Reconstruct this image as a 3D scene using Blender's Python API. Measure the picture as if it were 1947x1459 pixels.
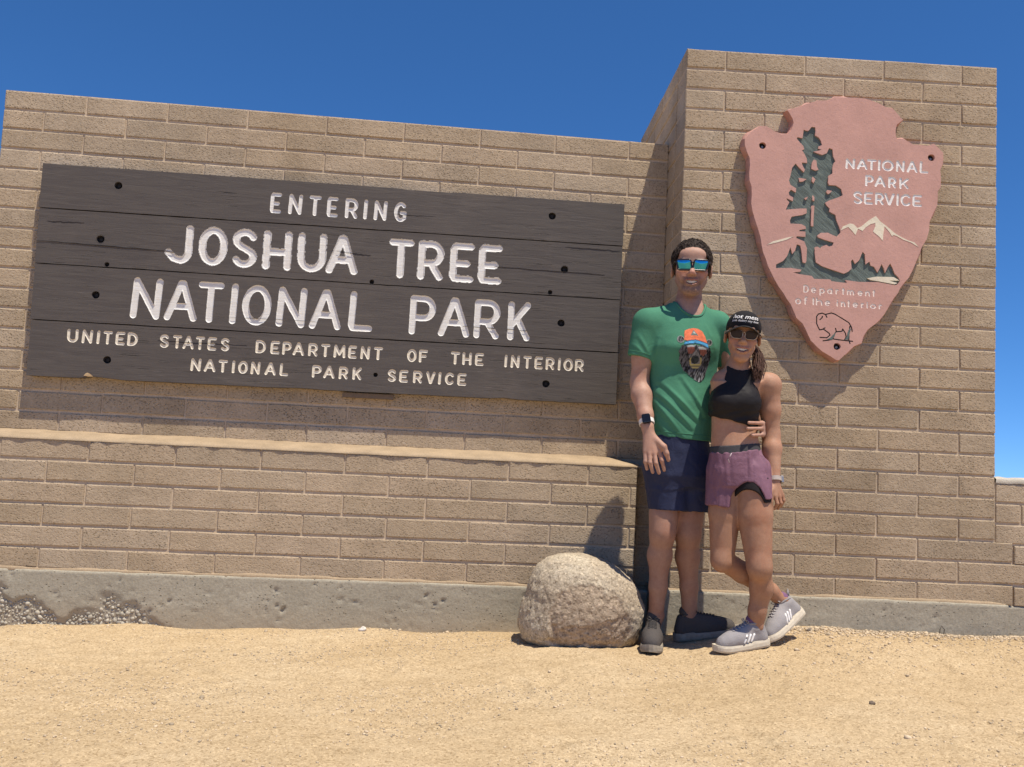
import bpy, math, random
import numpy as np
from mathutils import Vector, Matrix
from mathutils.bvhtree import BVHTree
import openvdb

# ------------------------------------------------------------------ camera, sky, sun, exposure
scene = bpy.context.scene
COL = scene.collection
for o in list(bpy.data.objects):
    bpy.data.objects.remove(o)

cam_data = bpy.data.cameras.new('camera')
cam = bpy.data.objects.new('camera', cam_data)
COL.objects.link(cam)
cam_data.sensor_fit = 'HORIZONTAL'
cam_data.sensor_width = 36.0
cam_data.lens = 36.0 * 1664.8 / 1947.0
cam_data.clip_start = 0.05
cam_data.clip_end = 20000.0
right = Vector((0.99415073, -0.09652128, 0.04845578))
up = Vector((-0.05565416, -0.07333747, 0.9957531))
fwd = Vector((0.09255774, 0.99262544, 0.07828032))
rot = Matrix((right, up, -fwd)).transposed()
cam.matrix_world = Matrix.Translation((1.8057, -4.4005, 0.9275)) @ rot.to_4x4()
scene.camera = cam

SUN_DIR = Vector((0.71, -1.0, 3.55)).normalized()          # towards the sun
elev = math.asin(SUN_DIR.z)
azim = math.atan2(SUN_DIR.x, SUN_DIR.y)
world = bpy.data.worlds.new('World')
scene.world = world
world.use_nodes = True
wn = world.node_tree
wn.nodes.clear()
w_out = wn.nodes.new('ShaderNodeOutputWorld')
w_bg = wn.nodes.new('ShaderNodeBackground')
w_sky = wn.nodes.new('ShaderNodeTexSky')
w_sky.sky_type = 'NISHITA'
w_sky.sun_disc = False
w_sky.sun_elevation = elev
w_sky.sun_rotation = azim
w_sky.altitude = 4000.0
w_sky.air_density = 1.0
w_sky.dust_density = 0.0
w_sky.ozone_density = 8.0
w_bg.inputs['Strength'].default_value = 0.145
w_hs = wn.nodes.new('ShaderNodeHueSaturation')
w_hs.inputs['Saturation'].default_value = 1.14
# sky looked up a little higher, so the pale band sits below the visible skyline
w_tc = wn.nodes.new('ShaderNodeTexCoord')
w_add = wn.nodes.new('ShaderNodeVectorMath'); w_add.operation = 'ADD'; w_add.inputs[1].default_value = (0.0, 0.0, 0.07)
w_nrm = wn.nodes.new('ShaderNodeVectorMath'); w_nrm.operation = 'NORMALIZE'
wn.links.new(w_tc.outputs['Generated'], w_add.inputs[0]); wn.links.new(w_add.outputs[0], w_nrm.inputs[0])
wn.links.new(w_nrm.outputs[0], w_sky.inputs['Vector'])
wn.links.new(w_sky.outputs['Color'], w_hs.inputs['Color'])
wn.links.new(w_hs.outputs['Color'], w_bg.inputs['Color'])
wn.links.new(w_bg.outputs['Background'], w_out.inputs['Surface'])

sun_data = bpy.data.lights.new('sun', 'SUN')
sun_data.energy = 5.0
sun_data.angle = math.radians(0.5)
sun_data.color = (1.0, 0.915, 0.775)
sun = bpy.data.objects.new('sun', sun_data)
COL.objects.link(sun)
sun.location = (6, -8, 20)
sun.rotation_euler = SUN_DIR.to_track_quat('Z', 'Y').to_euler()

scene.view_settings.view_transform = 'Standard'
scene.view_settings.look = 'None'
scene.view_settings.gamma = 1.0
scene.view_settings.exposure = 0.20
scene.view_settings.use_curve_mapping = False
scene.cycles.max_bounces = 8

random.seed(7)
RNG = np.random.default_rng(7)

# ------------------------------------------------------------------ helpers
def mesh_obj(name, verts, faces, mat=None, parent=None, smooth=False, link=True):
    me = bpy.data.meshes.new(name)
    if isinstance(verts, np.ndarray) and isinstance(faces, np.ndarray):
        n, m, k = len(verts), len(faces), faces.shape[1]
        me.vertices.add(n)
        me.vertices.foreach_set('co', np.ascontiguousarray(verts, dtype=np.float32).ravel())
        me.loops.add(m * k)
        me.loops.foreach_set('vertex_index', np.ascontiguousarray(faces, dtype=np.int32).ravel())
        me.polygons.add(m)
        me.polygons.foreach_set('loop_start', np.arange(0, m * k, k, dtype=np.int32))
        me.update(calc_edges=True)
        me.validate()
    else:
        me.from_pydata([tuple(v) for v in verts], [], [tuple(f) for f in faces])
        me.update()
    if smooth:
        me.polygons.foreach_set('use_smooth', np.ones(len(me.polygons), dtype=bool))
    if mat is not None:
        me.materials.append(mat)
    ob = bpy.data.objects.new(name, me)
    if link:
        COL.objects.link(ob)
    if parent is not None:
        ob.parent = parent
    return ob

def empty(name, loc=(0, 0, 0), rz=0.0):
    o = bpy.data.objects.new(name, None)
    o.location = loc
    o.rotation_euler = (0, 0, rz)
    o.empty_display_size = 0.1
    COL.objects.link(o)
    return o

def tag(o, label=None, cat=None, group=None, kind=None):
    if label: o['label'] = label
    if cat: o['category'] = cat
    if group: o['group'] = group
    if kind: o['kind'] = kind
    return o

def adopt(child, parent):
    """parent without moving: vertices are in world metres, parent has no scale"""
    child.parent = parent
    child.matrix_parent_inverse = (Matrix.Translation(parent.location) @ parent.rotation_euler.to_matrix().to_4x4()).inverted()
    return child

def boxmesh(x0, x1, y0, y1, z0, z1):
    v = [(x0,y0,z0),(x1,y0,z0),(x1,y1,z0),(x0,y1,z0),(x0,y0,z1),(x1,y0,z1),(x1,y1,z1),(x0,y1,z1)]
    f = [(0,3,2,1),(4,5,6,7),(0,1,5,4),(1,2,6,5),(2,3,7,6),(3,0,4,7)]
    return v, f

def tube(pts, r, n=8, closed=False):
    """tube along a polyline; r scalar or list"""
    pts = [Vector(q) for q in pts]
    rs = r if isinstance(r, (list, tuple)) else [r] * len(pts)
    V, F = [], []
    m = len(pts)
    for i, q in enumerate(pts):
        if closed:
            d = pts[(i + 1) % m] - pts[i - 1]
        else:
            d = pts[min(i + 1, m - 1)] - pts[max(i - 1, 0)]
        d = d.normalized() if d.length > 1e-9 else Vector((0, 0, 1))
        a = Vector((0, 0, 1)) if abs(d.z) < 0.9 else Vector((1, 0, 0))
        u = d.cross(a).normalized(); w = d.cross(u)
        for k in range(n):
            t = 2 * math.pi * k / n
            V.append(q + (u * math.cos(t) + w * math.sin(t)) * rs[i])
    seg = m if closed else m - 1
    for i in range(seg):
        j = (i + 1) % m
        for k in range(n):
            l = (k + 1) % n
            F.append((i * n + k, i * n + l, j * n + l, j * n + k))
    if not closed:
        F.append(tuple(range(n - 1, -1, -1)))
        F.append(tuple((m - 1) * n + k for k in range(n)))
    return [tuple(v) for v in V], F

def merge(parts):
    V, F = [], []
    for v, f in parts:
        o = len(V)
        V += [tuple(a) for a in v]
        F += [tuple(i + o for i in g) for g in f]
    return V, F

# value noise on points, vectorised
_PERM = RNG.random((64, 64, 64)).astype(np.float32)
def vnoise(P):
    P = np.asarray(P, dtype=np.float64)
    I = np.floor(P).astype(int); Fr = P - I
    Fr = Fr * Fr * (3 - 2 * Fr)
    out = 0
    for dx in (0, 1):
        wx = Fr[..., 0] if dx else 1 - Fr[..., 0]
        for dy in (0, 1):
            wy = Fr[..., 1] if dy else 1 - Fr[..., 1]
            for dz in (0, 1):
                wz = Fr[..., 2] if dz else 1 - Fr[..., 2]
                out = out + wx * wy * wz * _PERM[(I[..., 0] + dx) & 63, (I[..., 1] + dy) & 63, (I[..., 2] + dz) & 63]
    return out * 2 - 1
def fbm(P, oct=4, gain=0.5):
    s, a, f = 0, 1.0, 1.0
    P = np.asarray(P, dtype=np.float64)
    for i in range(oct):
        s = s + a * vnoise(P * f + 17.3 * i); a *= gain; f *= 2.03
    return s

# ------------------------------------------------------------------ materials
class NT:
    def __init__(s, name, rough=0.8, spec=0.3, metal=0.0):
        s.m = bpy.data.materials.new(name)
        s.m.use_nodes = True
        s.t = s.m.node_tree
        s.b = s.t.nodes['Principled BSDF']
        s.b.inputs['Roughness'].default_value = rough
        s.b.inputs['Specular IOR Level'].default_value = spec
        s.b.inputs['Metallic'].default_value = metal
        s._pos = None
    def n(s, ty, **kw):
        nd = s.t.nodes.new(ty)
        for k, v in kw.items():
            if k in nd.inputs.keys():
                nd.inputs[k].default_value = v
            else:
                setattr(nd, k, v)
        return nd
    def link(s, a, b): s.t.links.new(a, b)
    @property
    def pos(s):
        if s._pos is None: s._pos = s.n('ShaderNodeNewGeometry').outputs['Position']
        return s._pos
    def mapped(s, scale):
        mp = s.n('ShaderNodeMapping'); mp.inputs['Scale'].default_value = scale
        s.link(s.pos, mp.inputs['Vector']); return mp.outputs['Vector']
    def noise(s, scale, detail=4, rough=0.55, vec=None, dist=0.0):
        nd = s.n('ShaderNodeTexNoise'); nd.inputs['Scale'].default_value = scale
        nd.inputs['Detail'].default_value = detail; nd.inputs['Roughness'].default_value = rough
        nd.inputs['Distortion'].default_value = dist
        s.link(vec if vec is not None else s.pos, nd.inputs['Vector']); return nd.outputs['Fac']
    def voro(s, scale, feature='F1', out='Distance', vec=None, rnd=1.0):
        nd = s.n('ShaderNodeTexVoronoi'); nd.feature = feature
        nd.inputs['Scale'].default_value = scale; nd.inputs['Randomness'].default_value = rnd
        s.link(vec if vec is not None else s.pos, nd.inputs['Vector']); return nd.outputs[out]
    def ramp(s, fac, stops, interp='LINEAR'):
        nd = s.n('ShaderNodeValToRGB'); cr = nd.color_ramp; cr.interpolation = interp
        while len(cr.elements) < len(stops): cr.elements.new(0.5)
        for e, (p_, c) in zip(cr.elements, stops):
            e.position = p_
            e.color = (c, c, c, 1) if isinstance(c, (int, float)) else (*c, 1)
        s.link(fac, nd.inputs['Fac']); return nd.outputs['Color']
    def mix(s, fac, a, b, blend='MIX'):
        nd = s.n('ShaderNodeMix'); nd.data_type = 'RGBA'; nd.blend_type = blend
        for sock, v in ((nd.inputs[0], fac), (nd.inputs[6], a), (nd.inputs[7], b)):
            if isinstance(v, (int, float)): sock.default_value = v
            elif isinstance(v, tuple): sock.default_value = (*v, 1)
            else: s.link(v, sock)
        return nd.outputs[2]
    def math(s, op, a, b=0.0, c=None):
        nd = s.n('ShaderNodeMath'); nd.operation = op
        for i, v in enumerate((a, b) if c is None else (a, b, c)):
            if isinstance(v, (int, float)): nd.inputs[i].default_value = v
            else: s.link(v, nd.inputs[i])
        return nd.outputs[0]
    def color(s, v):
        if isinstance(v, tuple): s.b.inputs['Base Color'].default_value = (*v, 1)
        else: s.link(v, s.b.inputs['Base Color'])
        return s
    def bump(s, h, dist=0.002, strength=1.0):
        bp = s.n('ShaderNodeBump'); bp.inputs['Strength'].default_value = strength
        bp.inputs['Distance'].default_value = dist
        s.link(h, bp.inputs['Height']); s.link(bp.outputs['Normal'], s.b.inputs['Normal']); return s
    def rough(s, v):
        if isinstance(v, (int, float)): s.b.inputs['Roughness'].default_value = v
        else: s.link(v, s.b.inputs['Roughness'])
        return s

def plain(name, col, rough=0.7, spec=0.3, metal=0.0, var=0.12, scale=60, bump=0.0005):
    t = NT(name, rough, spec, metal)
    n1 = t.noise(scale, 4)
    c2 = tuple(min(1, c * (1 + var)) for c in col); c1 = tuple(c * (1 - var) for c in col)
    t.color(t.ramp(n1, [(0.3, c1), (0.7, c2)]))
    if bump: t.bump(t.noise(scale * 3, 3), bump)
    return t.m

def mat_brick(name, base, pit=0.42):
    t = NT(name, 0.93, 0.12)
    oi = t.n('ShaderNodeObjectInfo')
    rnd = oi.outputs['Random']
    tone = t.ramp(rnd, [(0.0, (base[0]*0.92, base[1]*0.91, base[2]*0.90)), (0.35, (base[0]*1.0, base[1]*0.97, base[2]*0.92)),
                        (0.7, (base[0]*1.03, base[1]*1.0, base[2]*0.97)), (1.0, (base[0]*1.07, base[1]*1.07, base[2]*1.07))])
    big = t.noise(5.0, 3)
    c = t.mix(1.0, tone, t.ramp(big, [(0.3, (0.87, 0.86, 0.85)), (0.7, (1.12, 1.11, 1.1))]), 'MULTIPLY')
    grit = t.noise(120, 4, 0.7)
    c = t.mix(1.0, c, t.ramp(grit, [(0.3, (0.80, 0.79, 0.78)), (0.55, (1.0, 1.0, 1.0)), (0.8, (1.18, 1.18, 1.16))]), 'MULTIPLY')
    vec = t.mapped((1.0, 1.0, 1.7))
    d = t.voro(74, vec=vec)                       # pits between the aggregate grains
    gate = t.ramp(t.noise(19, 4), [(0.30, 0.0), (0.52, 1.0)])
    # how pitted each block is
    gate2 = t.math('MULTIPLY', gate, t.math('ADD', t.math('MULTIPLY', t.math('FRACT', t.math('MULTIPLY', rnd, 7.31)), 0.75), 0.45))
    pits = t.math('MULTIPLY', t.ramp(d, [(0.14, 1.0), (0.34, 0.0)]), gate2)
    c = t.mix(t.math('MULTIPLY', pits, pit), c, (base[0]*0.30, base[1]*0.28, base[2]*0.26))
    d2 = t.voro(80)
    spark = t.math('MULTIPLY', t.ramp(d2, [(0.10, 1.0), (0.22, 0.0)]), t.ramp(t.noise(31, 2), [(0.52, 0.0), (0.62, 1.0)]))
    c = t.mix(t.math('MULTIPLY', spark, 0.7), c, (0.62, 0.58, 0.5))
    stain = t.ramp(t.noise(1.3, 4, 0.6, t.mapped((1.0, 1.0, 0.35))), [(0.35, (0.90, 0.885, 0.86)), (0.5, (1.0, 1.0, 1.0)), (0.68, (1.05, 1.05, 1.06))])
    c = t.mix(1.0, c, stain, 'MULTIPLY')
    t.color(c)
    h = t.math('SUBTRACT', t.math('MULTIPLY', grit, 0.6), t.math('MULTIPLY', pits, 1.6))
    h = t.math('ADD', h, t.math('MULTIPLY', t.noise(45, 4), 1.0))
    t.bump(h, 0.0040, 0.8)
    return t.m

def mat_mortar(name, base):
    t = NT(name, 0.95, 0.1)
    c = t.mix(1.0, t.ramp(t.noise(9, 4), [(0.3, tuple(b*0.85 for b in base)), (0.7, tuple(b*1.12 for b in base))]),
              t.ramp(t.noise(210, 3), [(0.3, 0.8), (0.7, 1.12)]), 'MULTIPLY')
    t.color(c)
    t.bump(t.noise(150, 4), 0.002, 0.8)
    return t.m

BRICK = mat_brick('split_block', (0.456, 0.370, 0.268))
MORTAR = mat_mortar('mortar', (0.56, 0.445, 0.32))
WASH = mat_mortar('mortar_wash', (0.405, 0.305, 0.200))
PALECAP = mat_mortar('pale_mortar_cap', (0.52, 0.47, 0.39))

# ------------------------------------------------------------------ block walls
def brick_mesh(L, H, D, rng):
    """one block: front face at y=0 looking to -y, worn rounded arrises; about 60 triangles"""
    nx = 5 if L > 0.25 else (3 if L > 0.12 else 2)
    xs = np.linspace(0, L, nx + 1)
    r = 0.0032
    rt = 0.0060
    V, F = [], []
    def ring(inset, y, jit):
        pts = []
        for i in range(nx + 1):
            x = min(max(xs[i], inset), L - inset)
            pts.append([x, y, inset])
        for i in range(nx, -1, -1):
            x = min(max(xs[i], inset), L - inset)
            pts.append([x, y, H - (inset if inset < 0.002 else rt)])
        out = []
        for q in pts:
            q[0] += rng.normal(0, jit * 0.7) if (q[0] < 0.02 or q[0] > L - 0.02) else rng.normal(0, 0.004)
            q[1] += abs(rng.normal(0, jit * 0.5)); q[2] += rng.normal(0, jit)
            out.append(tuple(q))
        return out
    n = 2 * (nx + 1)
    V += ring(r + 0.0012, 0.0, 0.0006)      # front
    V += ring(0.0006, 0.0030, 0.0008)        # arris
    V += [(min(max(x, 0), L), D, z) for x, y, z in [(xs[i], 0, 0) for i in range(nx + 1)] + [(xs[i], 0, H) for i in range(nx, -1, -1)]]
    for i in range(nx):
        F.append((i, i + 1, n - 2 - i, n - 1 - i))
    for a in (0, n):
        for i in range(n):
            j = (i + 1) % n
            F.append((a + j, a + i, a + n + i, a + n + j))
    return V, F

_bcache = {}
def brick_data(L, H, D, mat, k):
    key = (round(L, 3), round(H, 4), round(D, 3), mat.name, k)
    if key not in _bcache:
        rng = np.random.default_rng(abs(hash(key[:3])) % 1000 + 31 * k)
        V, F = brick_mesh(L, H, D, np.random.default_rng(int(L * 1000) + 977 * k))
        me = bpy.data.meshes.new('brick')
        me.from_pydata(V, [], F); me.update()
        me.materials.append(mat)
        _bcache[key] = me
    return _bcache[key]

JOINT = 0.0078
JOINT_H = 0.0112
def lay(parent, u0, u1, z, H, D=0.10, off=0.0, proud=0.0, axis='u', mat=BRICK):
    """one block as a child of a wall: u along the wall, local y=0 the wall face"""
    L = u1 - u0 - JOINT
    if L < 0.02: return None
    o = bpy.data.objects.new('brick', brick_data(L, H - JOINT_H, D, mat, random.randrange(5)))
    COL.objects.link(o)
    o.parent = parent
    if axis == 'u':
        o.location = (u0 + JOINT / 2, off - proud, z + JOINT_H / 2)
        o.rotation_euler = (0, random.uniform(-0.0022, 0.0022), random.uniform(-0.003, 0.003))
    else:   # laid along the depth on the left-hand side of the tower
        o.location = (off - proud, u1 - JOINT / 2, z + JOINT_H / 2)
        o.rotation_euler = (random.uniform(-0.002, 0.002), 0, -math.pi / 2)
    return o

PITCH = 0.4064
def courses(parent, n, H, ztop, ulo, uhi, first, second, D=0.10, skip=None):
    for c in range(1, n + 1):
        z = ztop - c * H
        s = first if c % 2 else second
        j = [ulo]
        k = math.floor((ulo - s) / PITCH)
        while s + k * PITCH < uhi - 0.03:
            if s + k * PITCH > ulo + 0.03: j.append(s + k * PITCH)
            k += 1
        j.append(uhi)
        for a, b in zip(j[:-1], j[1:]):
            if skip and skip(c, a, b): continue
            lay(parent, a, b, z + random.uniform(-0.0012, 0.0012), H, D, proud=random.uniform(-0.0012, 0.0018))

REC = 0.0058      # raked joints
# --- back wall that carries the sign
YW = 0.178
HU = 0.10196
wall = tag(empty('block_wall', (0, YW, 0)), 'long tan split block wall behind the dark wooden entrance sign', 'wall')
courses(wall, 17, HU, 2.652, -0.438, 3.035, -0.2377 + 0.5 * PITCH, -0.2377, D=0.12)
v, f = boxmesh(-0.438 + REC, 3.03, REC, 0.40, 0.20, 2.652 - 0.004)
mesh_obj('mortar_core', v, f, MORTAR, wall)
# back skin and top fill of the wall (seen as the thin bright top edge)
# --- front ledge wall
HB = 0.10327
ledge = tag(empty('block_ledge', (0, 0, 0)), 'low tan block ledge below the sign with a sloping mortar top', 'wall')
courses(ledge, 6, HB, 0.27 + 6 * HB, -1.10, 2.884, 0.5 * PITCH - 0.0156, 0.0, D=0.12)
v, f = boxmesh(-1.10 + REC, 2.884 - REC, REC, 0.176, 0.20, 0.27 + 6 * HB - 0.003)
mesh_obj('mortar_core', v, f, MORTAR, ledge)
# sloping mortar wash on top of the ledge, its right end worn down round
nx, ny = 260, 10
zt = 0.27 + 6 * HB
X = np.linspace(-1.10, 2.888, nx); T = np.linspace(0, 1, ny)
GX, GT = np.meshgrid(X, T, indexing='ij')
endf = np.clip((2.888 - GX) / 0.22, 0, 1); endf = np.sqrt(np.clip(1 - (1 - endf) ** 2, 0, 1))
n1 = fbm(np.stack([GX * 3, GT * 0.7, GX * 0], -1), 4)
n2 = fbm(np.stack([GX * 22, GT * 3, GX * 0 + 4], -1), 3)
GY = -0.004 + GT * 0.184 + n2 * 0.003 * (GT < 0.05)
GZ_ = zt - 0.003 + 0.007 * np.minimum(1, GT * 6) + (GT ** 0.8) * (0.034 + 0.003 * n1) * endf + 0.0015 * n2
V = np.stack([GX, GY, GZ_], -1).reshape(-1, 3)
idx = np.arange(nx * ny).reshape(nx, ny)
F = np.stack([idx[:-1, :-1], idx[1:, :-1], idx[1:, 1:], idx[:-1, 1:]], -1).reshape(-1, 4)
lowV = V.copy(); lowV[:, 2] = zt - 0.008
Vs = np.concatenate([V, lowV[idx[:, 0]], lowV[idx[-1, :]]])
b0 = len(V); b1 = b0 + nx
F1 = np.array([(b0 + i, b0 + i + 1, idx[i + 1, 0], idx[i, 0]) for i in range(nx - 1)])
F2 = np.array([(b1 + j, b1 + j + 1, idx[-1, j + 1], idx[-1, j]) for j in range(ny - 1)])
mesh_obj('mortar_wash', Vs, np.concatenate([F, F1, F2]), WASH, ledge, smooth=True)

# --- tower with the arrowhead, turned 3.7 degrees in plan
HT = 0.10482
TYAW = -0.0651691
TW = 1.6105
ZT = 3.020
tower = tag(empty('block_tower', (3.006, -0.192, 0), TYAW), 'tall tan block tower carrying the pink arrowhead emblem', 'tower')
TD = 1.30
for c in range(1, 27):
    z = ZT - c * HT
    s = [0.0] + ([PITCH * (k + 0.5) for k in range(4)] if c % 2 else [PITCH * k for k in range(1, 4)])
    end = TW
    if c in (24, 26): s = s[:-1] if s[-1] > 1.3 else s; end = 1.702
    if c == 25: end = 1.830
    s = s + [end]
    for a, b in zip(s[:-1], s[1:]):
        D = 0.20 if a == 0.0 or b == TW else 0.12
        lay(tower, a, b, z + random.uniform(-0.0015, 0.0015), HT, D, proud=random.uniform(-0.0015, 0.002))
    # side facing the sign: stretchers running back
    d0 = [0.20, 0.20 + PITCH, 0.20 + 2 * PITCH, TD] if c % 2 else [0.20, 0.20 + PITCH / 2, 0.20 + 1.5 * PITCH, TD]
    for a, b in zip(d0[:-1], d0[1:]):
        lay(tower, a, b, z, HT, 0.10, axis='d', proud=random.uniform(-0.001, 0.0015))
    # right-hand side
v, f = boxmesh(REC, TW - REC, REC, TD - REC, 0.24, ZT - 0.004)
mesh_obj('mortar_core', v, f, MORTAR, tower)

# --- low wall running on to the right
low = tag(empty('low_block_wall', (3.006, -0.192, 0), TYAW), 'low tan block wall with pale mortar cap right of the tower', 'wall')
zl = 0.895
for c in range(1, 7):
    z = zl - c * 0.1005
    start = TW if c <= 3 else (1.702 if c in (4, 6) else 1.830)
    js = [start] + [q for q in ([2.20, 2.6064, 3.0128] if c % 2 else [1.742, 2.14, 2.55, 2.95]) if q > start + 0.05]
    for a, b in zip(js[:-1], js[1:]):
        lay(low, a, b, z, 0.1005, 0.12, off=0.006 if c <= 3 else 0.0)
v, f = boxmesh(TW - 0.004, 3.0, REC + 0.006, 0.20, 0.24, zl)
mesh_obj('mortar_core', v, f, MORTAR, low)
nx = 60
X = np.linspace(TW + 0.002, 3.0, nx)
prof = [(0.004, -0.004), (0.0, 0.016), (0.012, 0.024), (0.10, 0.028), (0.20, 0.02), (0.205, -0.004)]
V = np.array([(x, y + 0.002 * vnoise(np.array([x * 40, y * 50, 1.0])), zl + z + 0.003 * vnoise(np.array([x * 25, y * 30, 3.0]))) for x in X for y, z in prof])
idx = np.arange(nx * 6).reshape(nx, 6)
F = np.stack([idx[:-1, :-1], idx[1:, :-1], idx[1:, 1:], idx[:-1, 1:]], -1).reshape(-1, 4)
mesh_obj('mortar_cap', V, F, PALECAP, low)

# ------------------------------------------------------------------ concrete footings
def mat_concrete():
    t = NT('footing_concrete', 0.9, 0.15)
    c = t.ramp(t.noise(3.2, 5, 0.6), [(0.3, (0.345, 0.310, 0.240)), (0.7, (0.43, 0.388, 0.302))])
    c = t.mix(1.0, c, t.ramp(t.noise(90, 4, 0.65), [(0.3, 0.82), (0.7, 1.12)]), 'MULTIPLY')
    sep = t.n('ShaderNodeSeparateXYZ'); t.link(t.pos, sep.inputs[0])
    stain = t.ramp(t.math('ADD', sep.outputs['Z'], t.math('MULTIPLY', t.noise(9, 4), 0.10)), [(0.07, 1.0), (0.20, 0.0)])
    c = t.mix(t.math('MULTIPLY', stain, 0.45), c, (0.40, 0.31, 0.205))       # blown sand dust
    vec = t.mapped((1.0, 1.0, 1.6))
    pit = t.math('MULTIPLY', t.ramp(t.voro(42, vec=vec), [(0.10, 1.0), (0.17, 0.0)]), t.ramp(t.noise(6, 3), [(0.42, 0.0), (0.56, 1.0)]))
    c = t.mix(t.math('MULTIPLY', pit, 0.75), c, (0.10, 0.09, 0.075))
    t.color(c)
    h = t.math('SUBTRACT', t.math('MULTIPLY', t.noise(60, 5, 0.65), 0.7), t.math('MULTIPLY', pit, 2.0))
    t.bump(h, 0.004, 0.9)
    return t.m
CONC = mat_concrete()

def footing(name, parent_loc, rz, u0, u1, ztop, face, depth, label, seed, honey=None, lip=0.012):
    e = tag(empty(name, parent_loc, rz), label, 'footing')
    step = 0.008
    nx = int((u1 - u0) / step) + 1; nz = 40
    U = np.linspace(u0, u1, nx); Zs = np.linspace(-0.12, ztop, nz)
    A, B = np.meshgrid(U, Zs, indexing='ij')
    P = np.stack([A, B, A * 0 + seed], -1)
    big = fbm(P * 3.0, 3); mid = fbm(P * np.array([28, 40, 1]), 3)
    pocket = np.clip(fbm(P * np.array([26, 44, 1]) + 5, 4) - 0.60, 0, 1) * np.clip(0.4 + 1.2 * fbm(P * np.array([2.5, 7, 1]) + 8, 2), 0, 1.3)
    yy = face - 0.0018 * big + 0.0008 * mid + 0.024 * pocket
    if honey is not None:
        yy = yy + 0.013 * honey(A, B)
    zz = B + (np.abs(B - ztop) < 1e-6) * 0.0025 * fbm(P * np.array([14, 1, 1]) + 9, 3)
    V = np.stack([A, yy, zz], -1).reshape(-1, 3)
    idx = np.arange(nx * nz).reshape(nx, nz)
    F = np.stack([idx[:-1, :-1], idx[1:, :-1], idx[1:, 1:], idx[:-1, 1:]], -1).reshape(-1, 4)
    # top strip running back under the blocks
    tv = V[idx[:, -1]].copy(); tv2 = tv.copy(); tv2[:, 1] = face + depth; tv[:, 1] = tv[:, 1] + 0.004; tv[:, 2] += 0.004
    o0 = len(V); o1 = o0 + nx
    V = np.concatenate([V, tv, tv2])
    Ft = np.array([(idx[i, -1], idx[i + 1, -1], o0 + i + 1, o0 + i) for i in range(nx - 1)] + [(o0 + i, o0 + i + 1, o1 + i + 1, o1 + i) for i in range(nx - 1)])
    o2 = len(V)
    V = np.concatenate([V, [(u1, face + 0.002, -0.12), (u1, face + depth, -0.12), (u1, face + depth, ztop + 0.004), (u1, face + 0.002, ztop - 0.001)]])
    Fe = np.array([(o2, o2 + 1, o2 + 2, o2 + 3)])
    mesh_obj('concrete', V, np.concatenate([F, Ft, Fe]), CONC, e, smooth=False)
    return e

def honey_left(A, B):
    n_ = fbm(np.stack([A * 7, B * 9, A * 0], -1), 4)
    edge = 0.115 + 0.14 * np.clip((0.10 - A) / 0.5, 0, 1) + 0.06 * n_
    right = np.clip((0.50 + 0.16 * n_ - A + 0.5 * np.clip(0.06 - B, -0.1, 0.06)) / 0.06, 0, 1)
    m = np.clip((edge - B) / 0.02, 0, 1) * right
    m = np.maximum(m, np.exp(-(((A - 0.33) / 0.07) ** 2 + ((B - 0.12) / 0.045) ** 2)) * 1.3 - 0.3 + 0.3 * n_)
    # bare skin of concrete left between
    hole = np.exp(-(((A - 0.19) / 0.11) ** 2 + ((B - 0.115) / 0.035) ** 2))
    return np.clip(m - 1.4 * hole, 0, 1)
ft = footing('concrete_footing', (0, 0, 0), 0, -1.15, 2.95, 0.262, -0.010, 0.20, 'grey concrete footing under the ledge with rough gravel patch at left', 3.3, honey_left)
# exposed aggregate in the honeycombed patch
def stone_shape(rng, n=7):
    # rough little stone: icosahedron with jitter
    t = (1 + 5 ** 0.5) / 2
    v = np.array([(-1,t,0),(1,t,0),(-1,-t,0),(1,-t,0),(0,-1,t),(0,1,t),(0,-1,-t),(0,1,-t),(t,0,-1),(t,0,1),(-t,0,-1),(-t,0,1)], float)
    v /= np.linalg.norm(v[0]); v *= rng.uniform(0.78, 1.15, (12, 1))
    return v
ICO_F = np.array([(0,11,5),(0,5,1),(0,1,7),(0,7,10),(0,10,11),(1,5,9),(5,11,4),(11,10,2),(10,7,6),(7,1,8),(3,9,4),(3,4,2),(3,2,6),(3,6,8),(3,8,9),(4,9,5),(2,4,11),(6,2,10),(8,6,7),(9,8,1)])
SHAPES = [stone_shape(RNG) for _ in range(24)]
def stones(centers, sizes, rng, flat=(1, 1, 1)):
    n = len(centers)
    a = rng.uniform(0, 2 * math.pi, (n, 3))
    V = np.zeros((n, 12, 3)); 
    sh = np.array(SHAPES)[rng.integers(0, 24, n)]
    ca, sa = np.cos(a), np.sin(a)
    sc = sizes[:, None, None] * rng.uniform(0.65, 1.2, (n, 1, 3))
    q = sh * sc
    x, y, z = q[..., 0], q[..., 1], q[..., 2]
    x, y = x * ca[:, :1] - y * sa[:, :1], x * sa[:, :1] + y * ca[:, :1]
    y, z = y * ca[:, 1:2] - z * sa[:, 1:2], y * sa[:, 1:2] + z * ca[:, 1:2]
    V = np.stack([x * flat[0], y * flat[1], z * flat[2]], -1) + np.asarray(centers)[:, None, :]
    F = (ICO_F[None] + (np.arange(n) * 12)[:, None, None]).reshape(-1, 3)
    return V.reshape(-1, 3), F
rng = np.random.default_rng(21)
cs, sz = [], []
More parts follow.
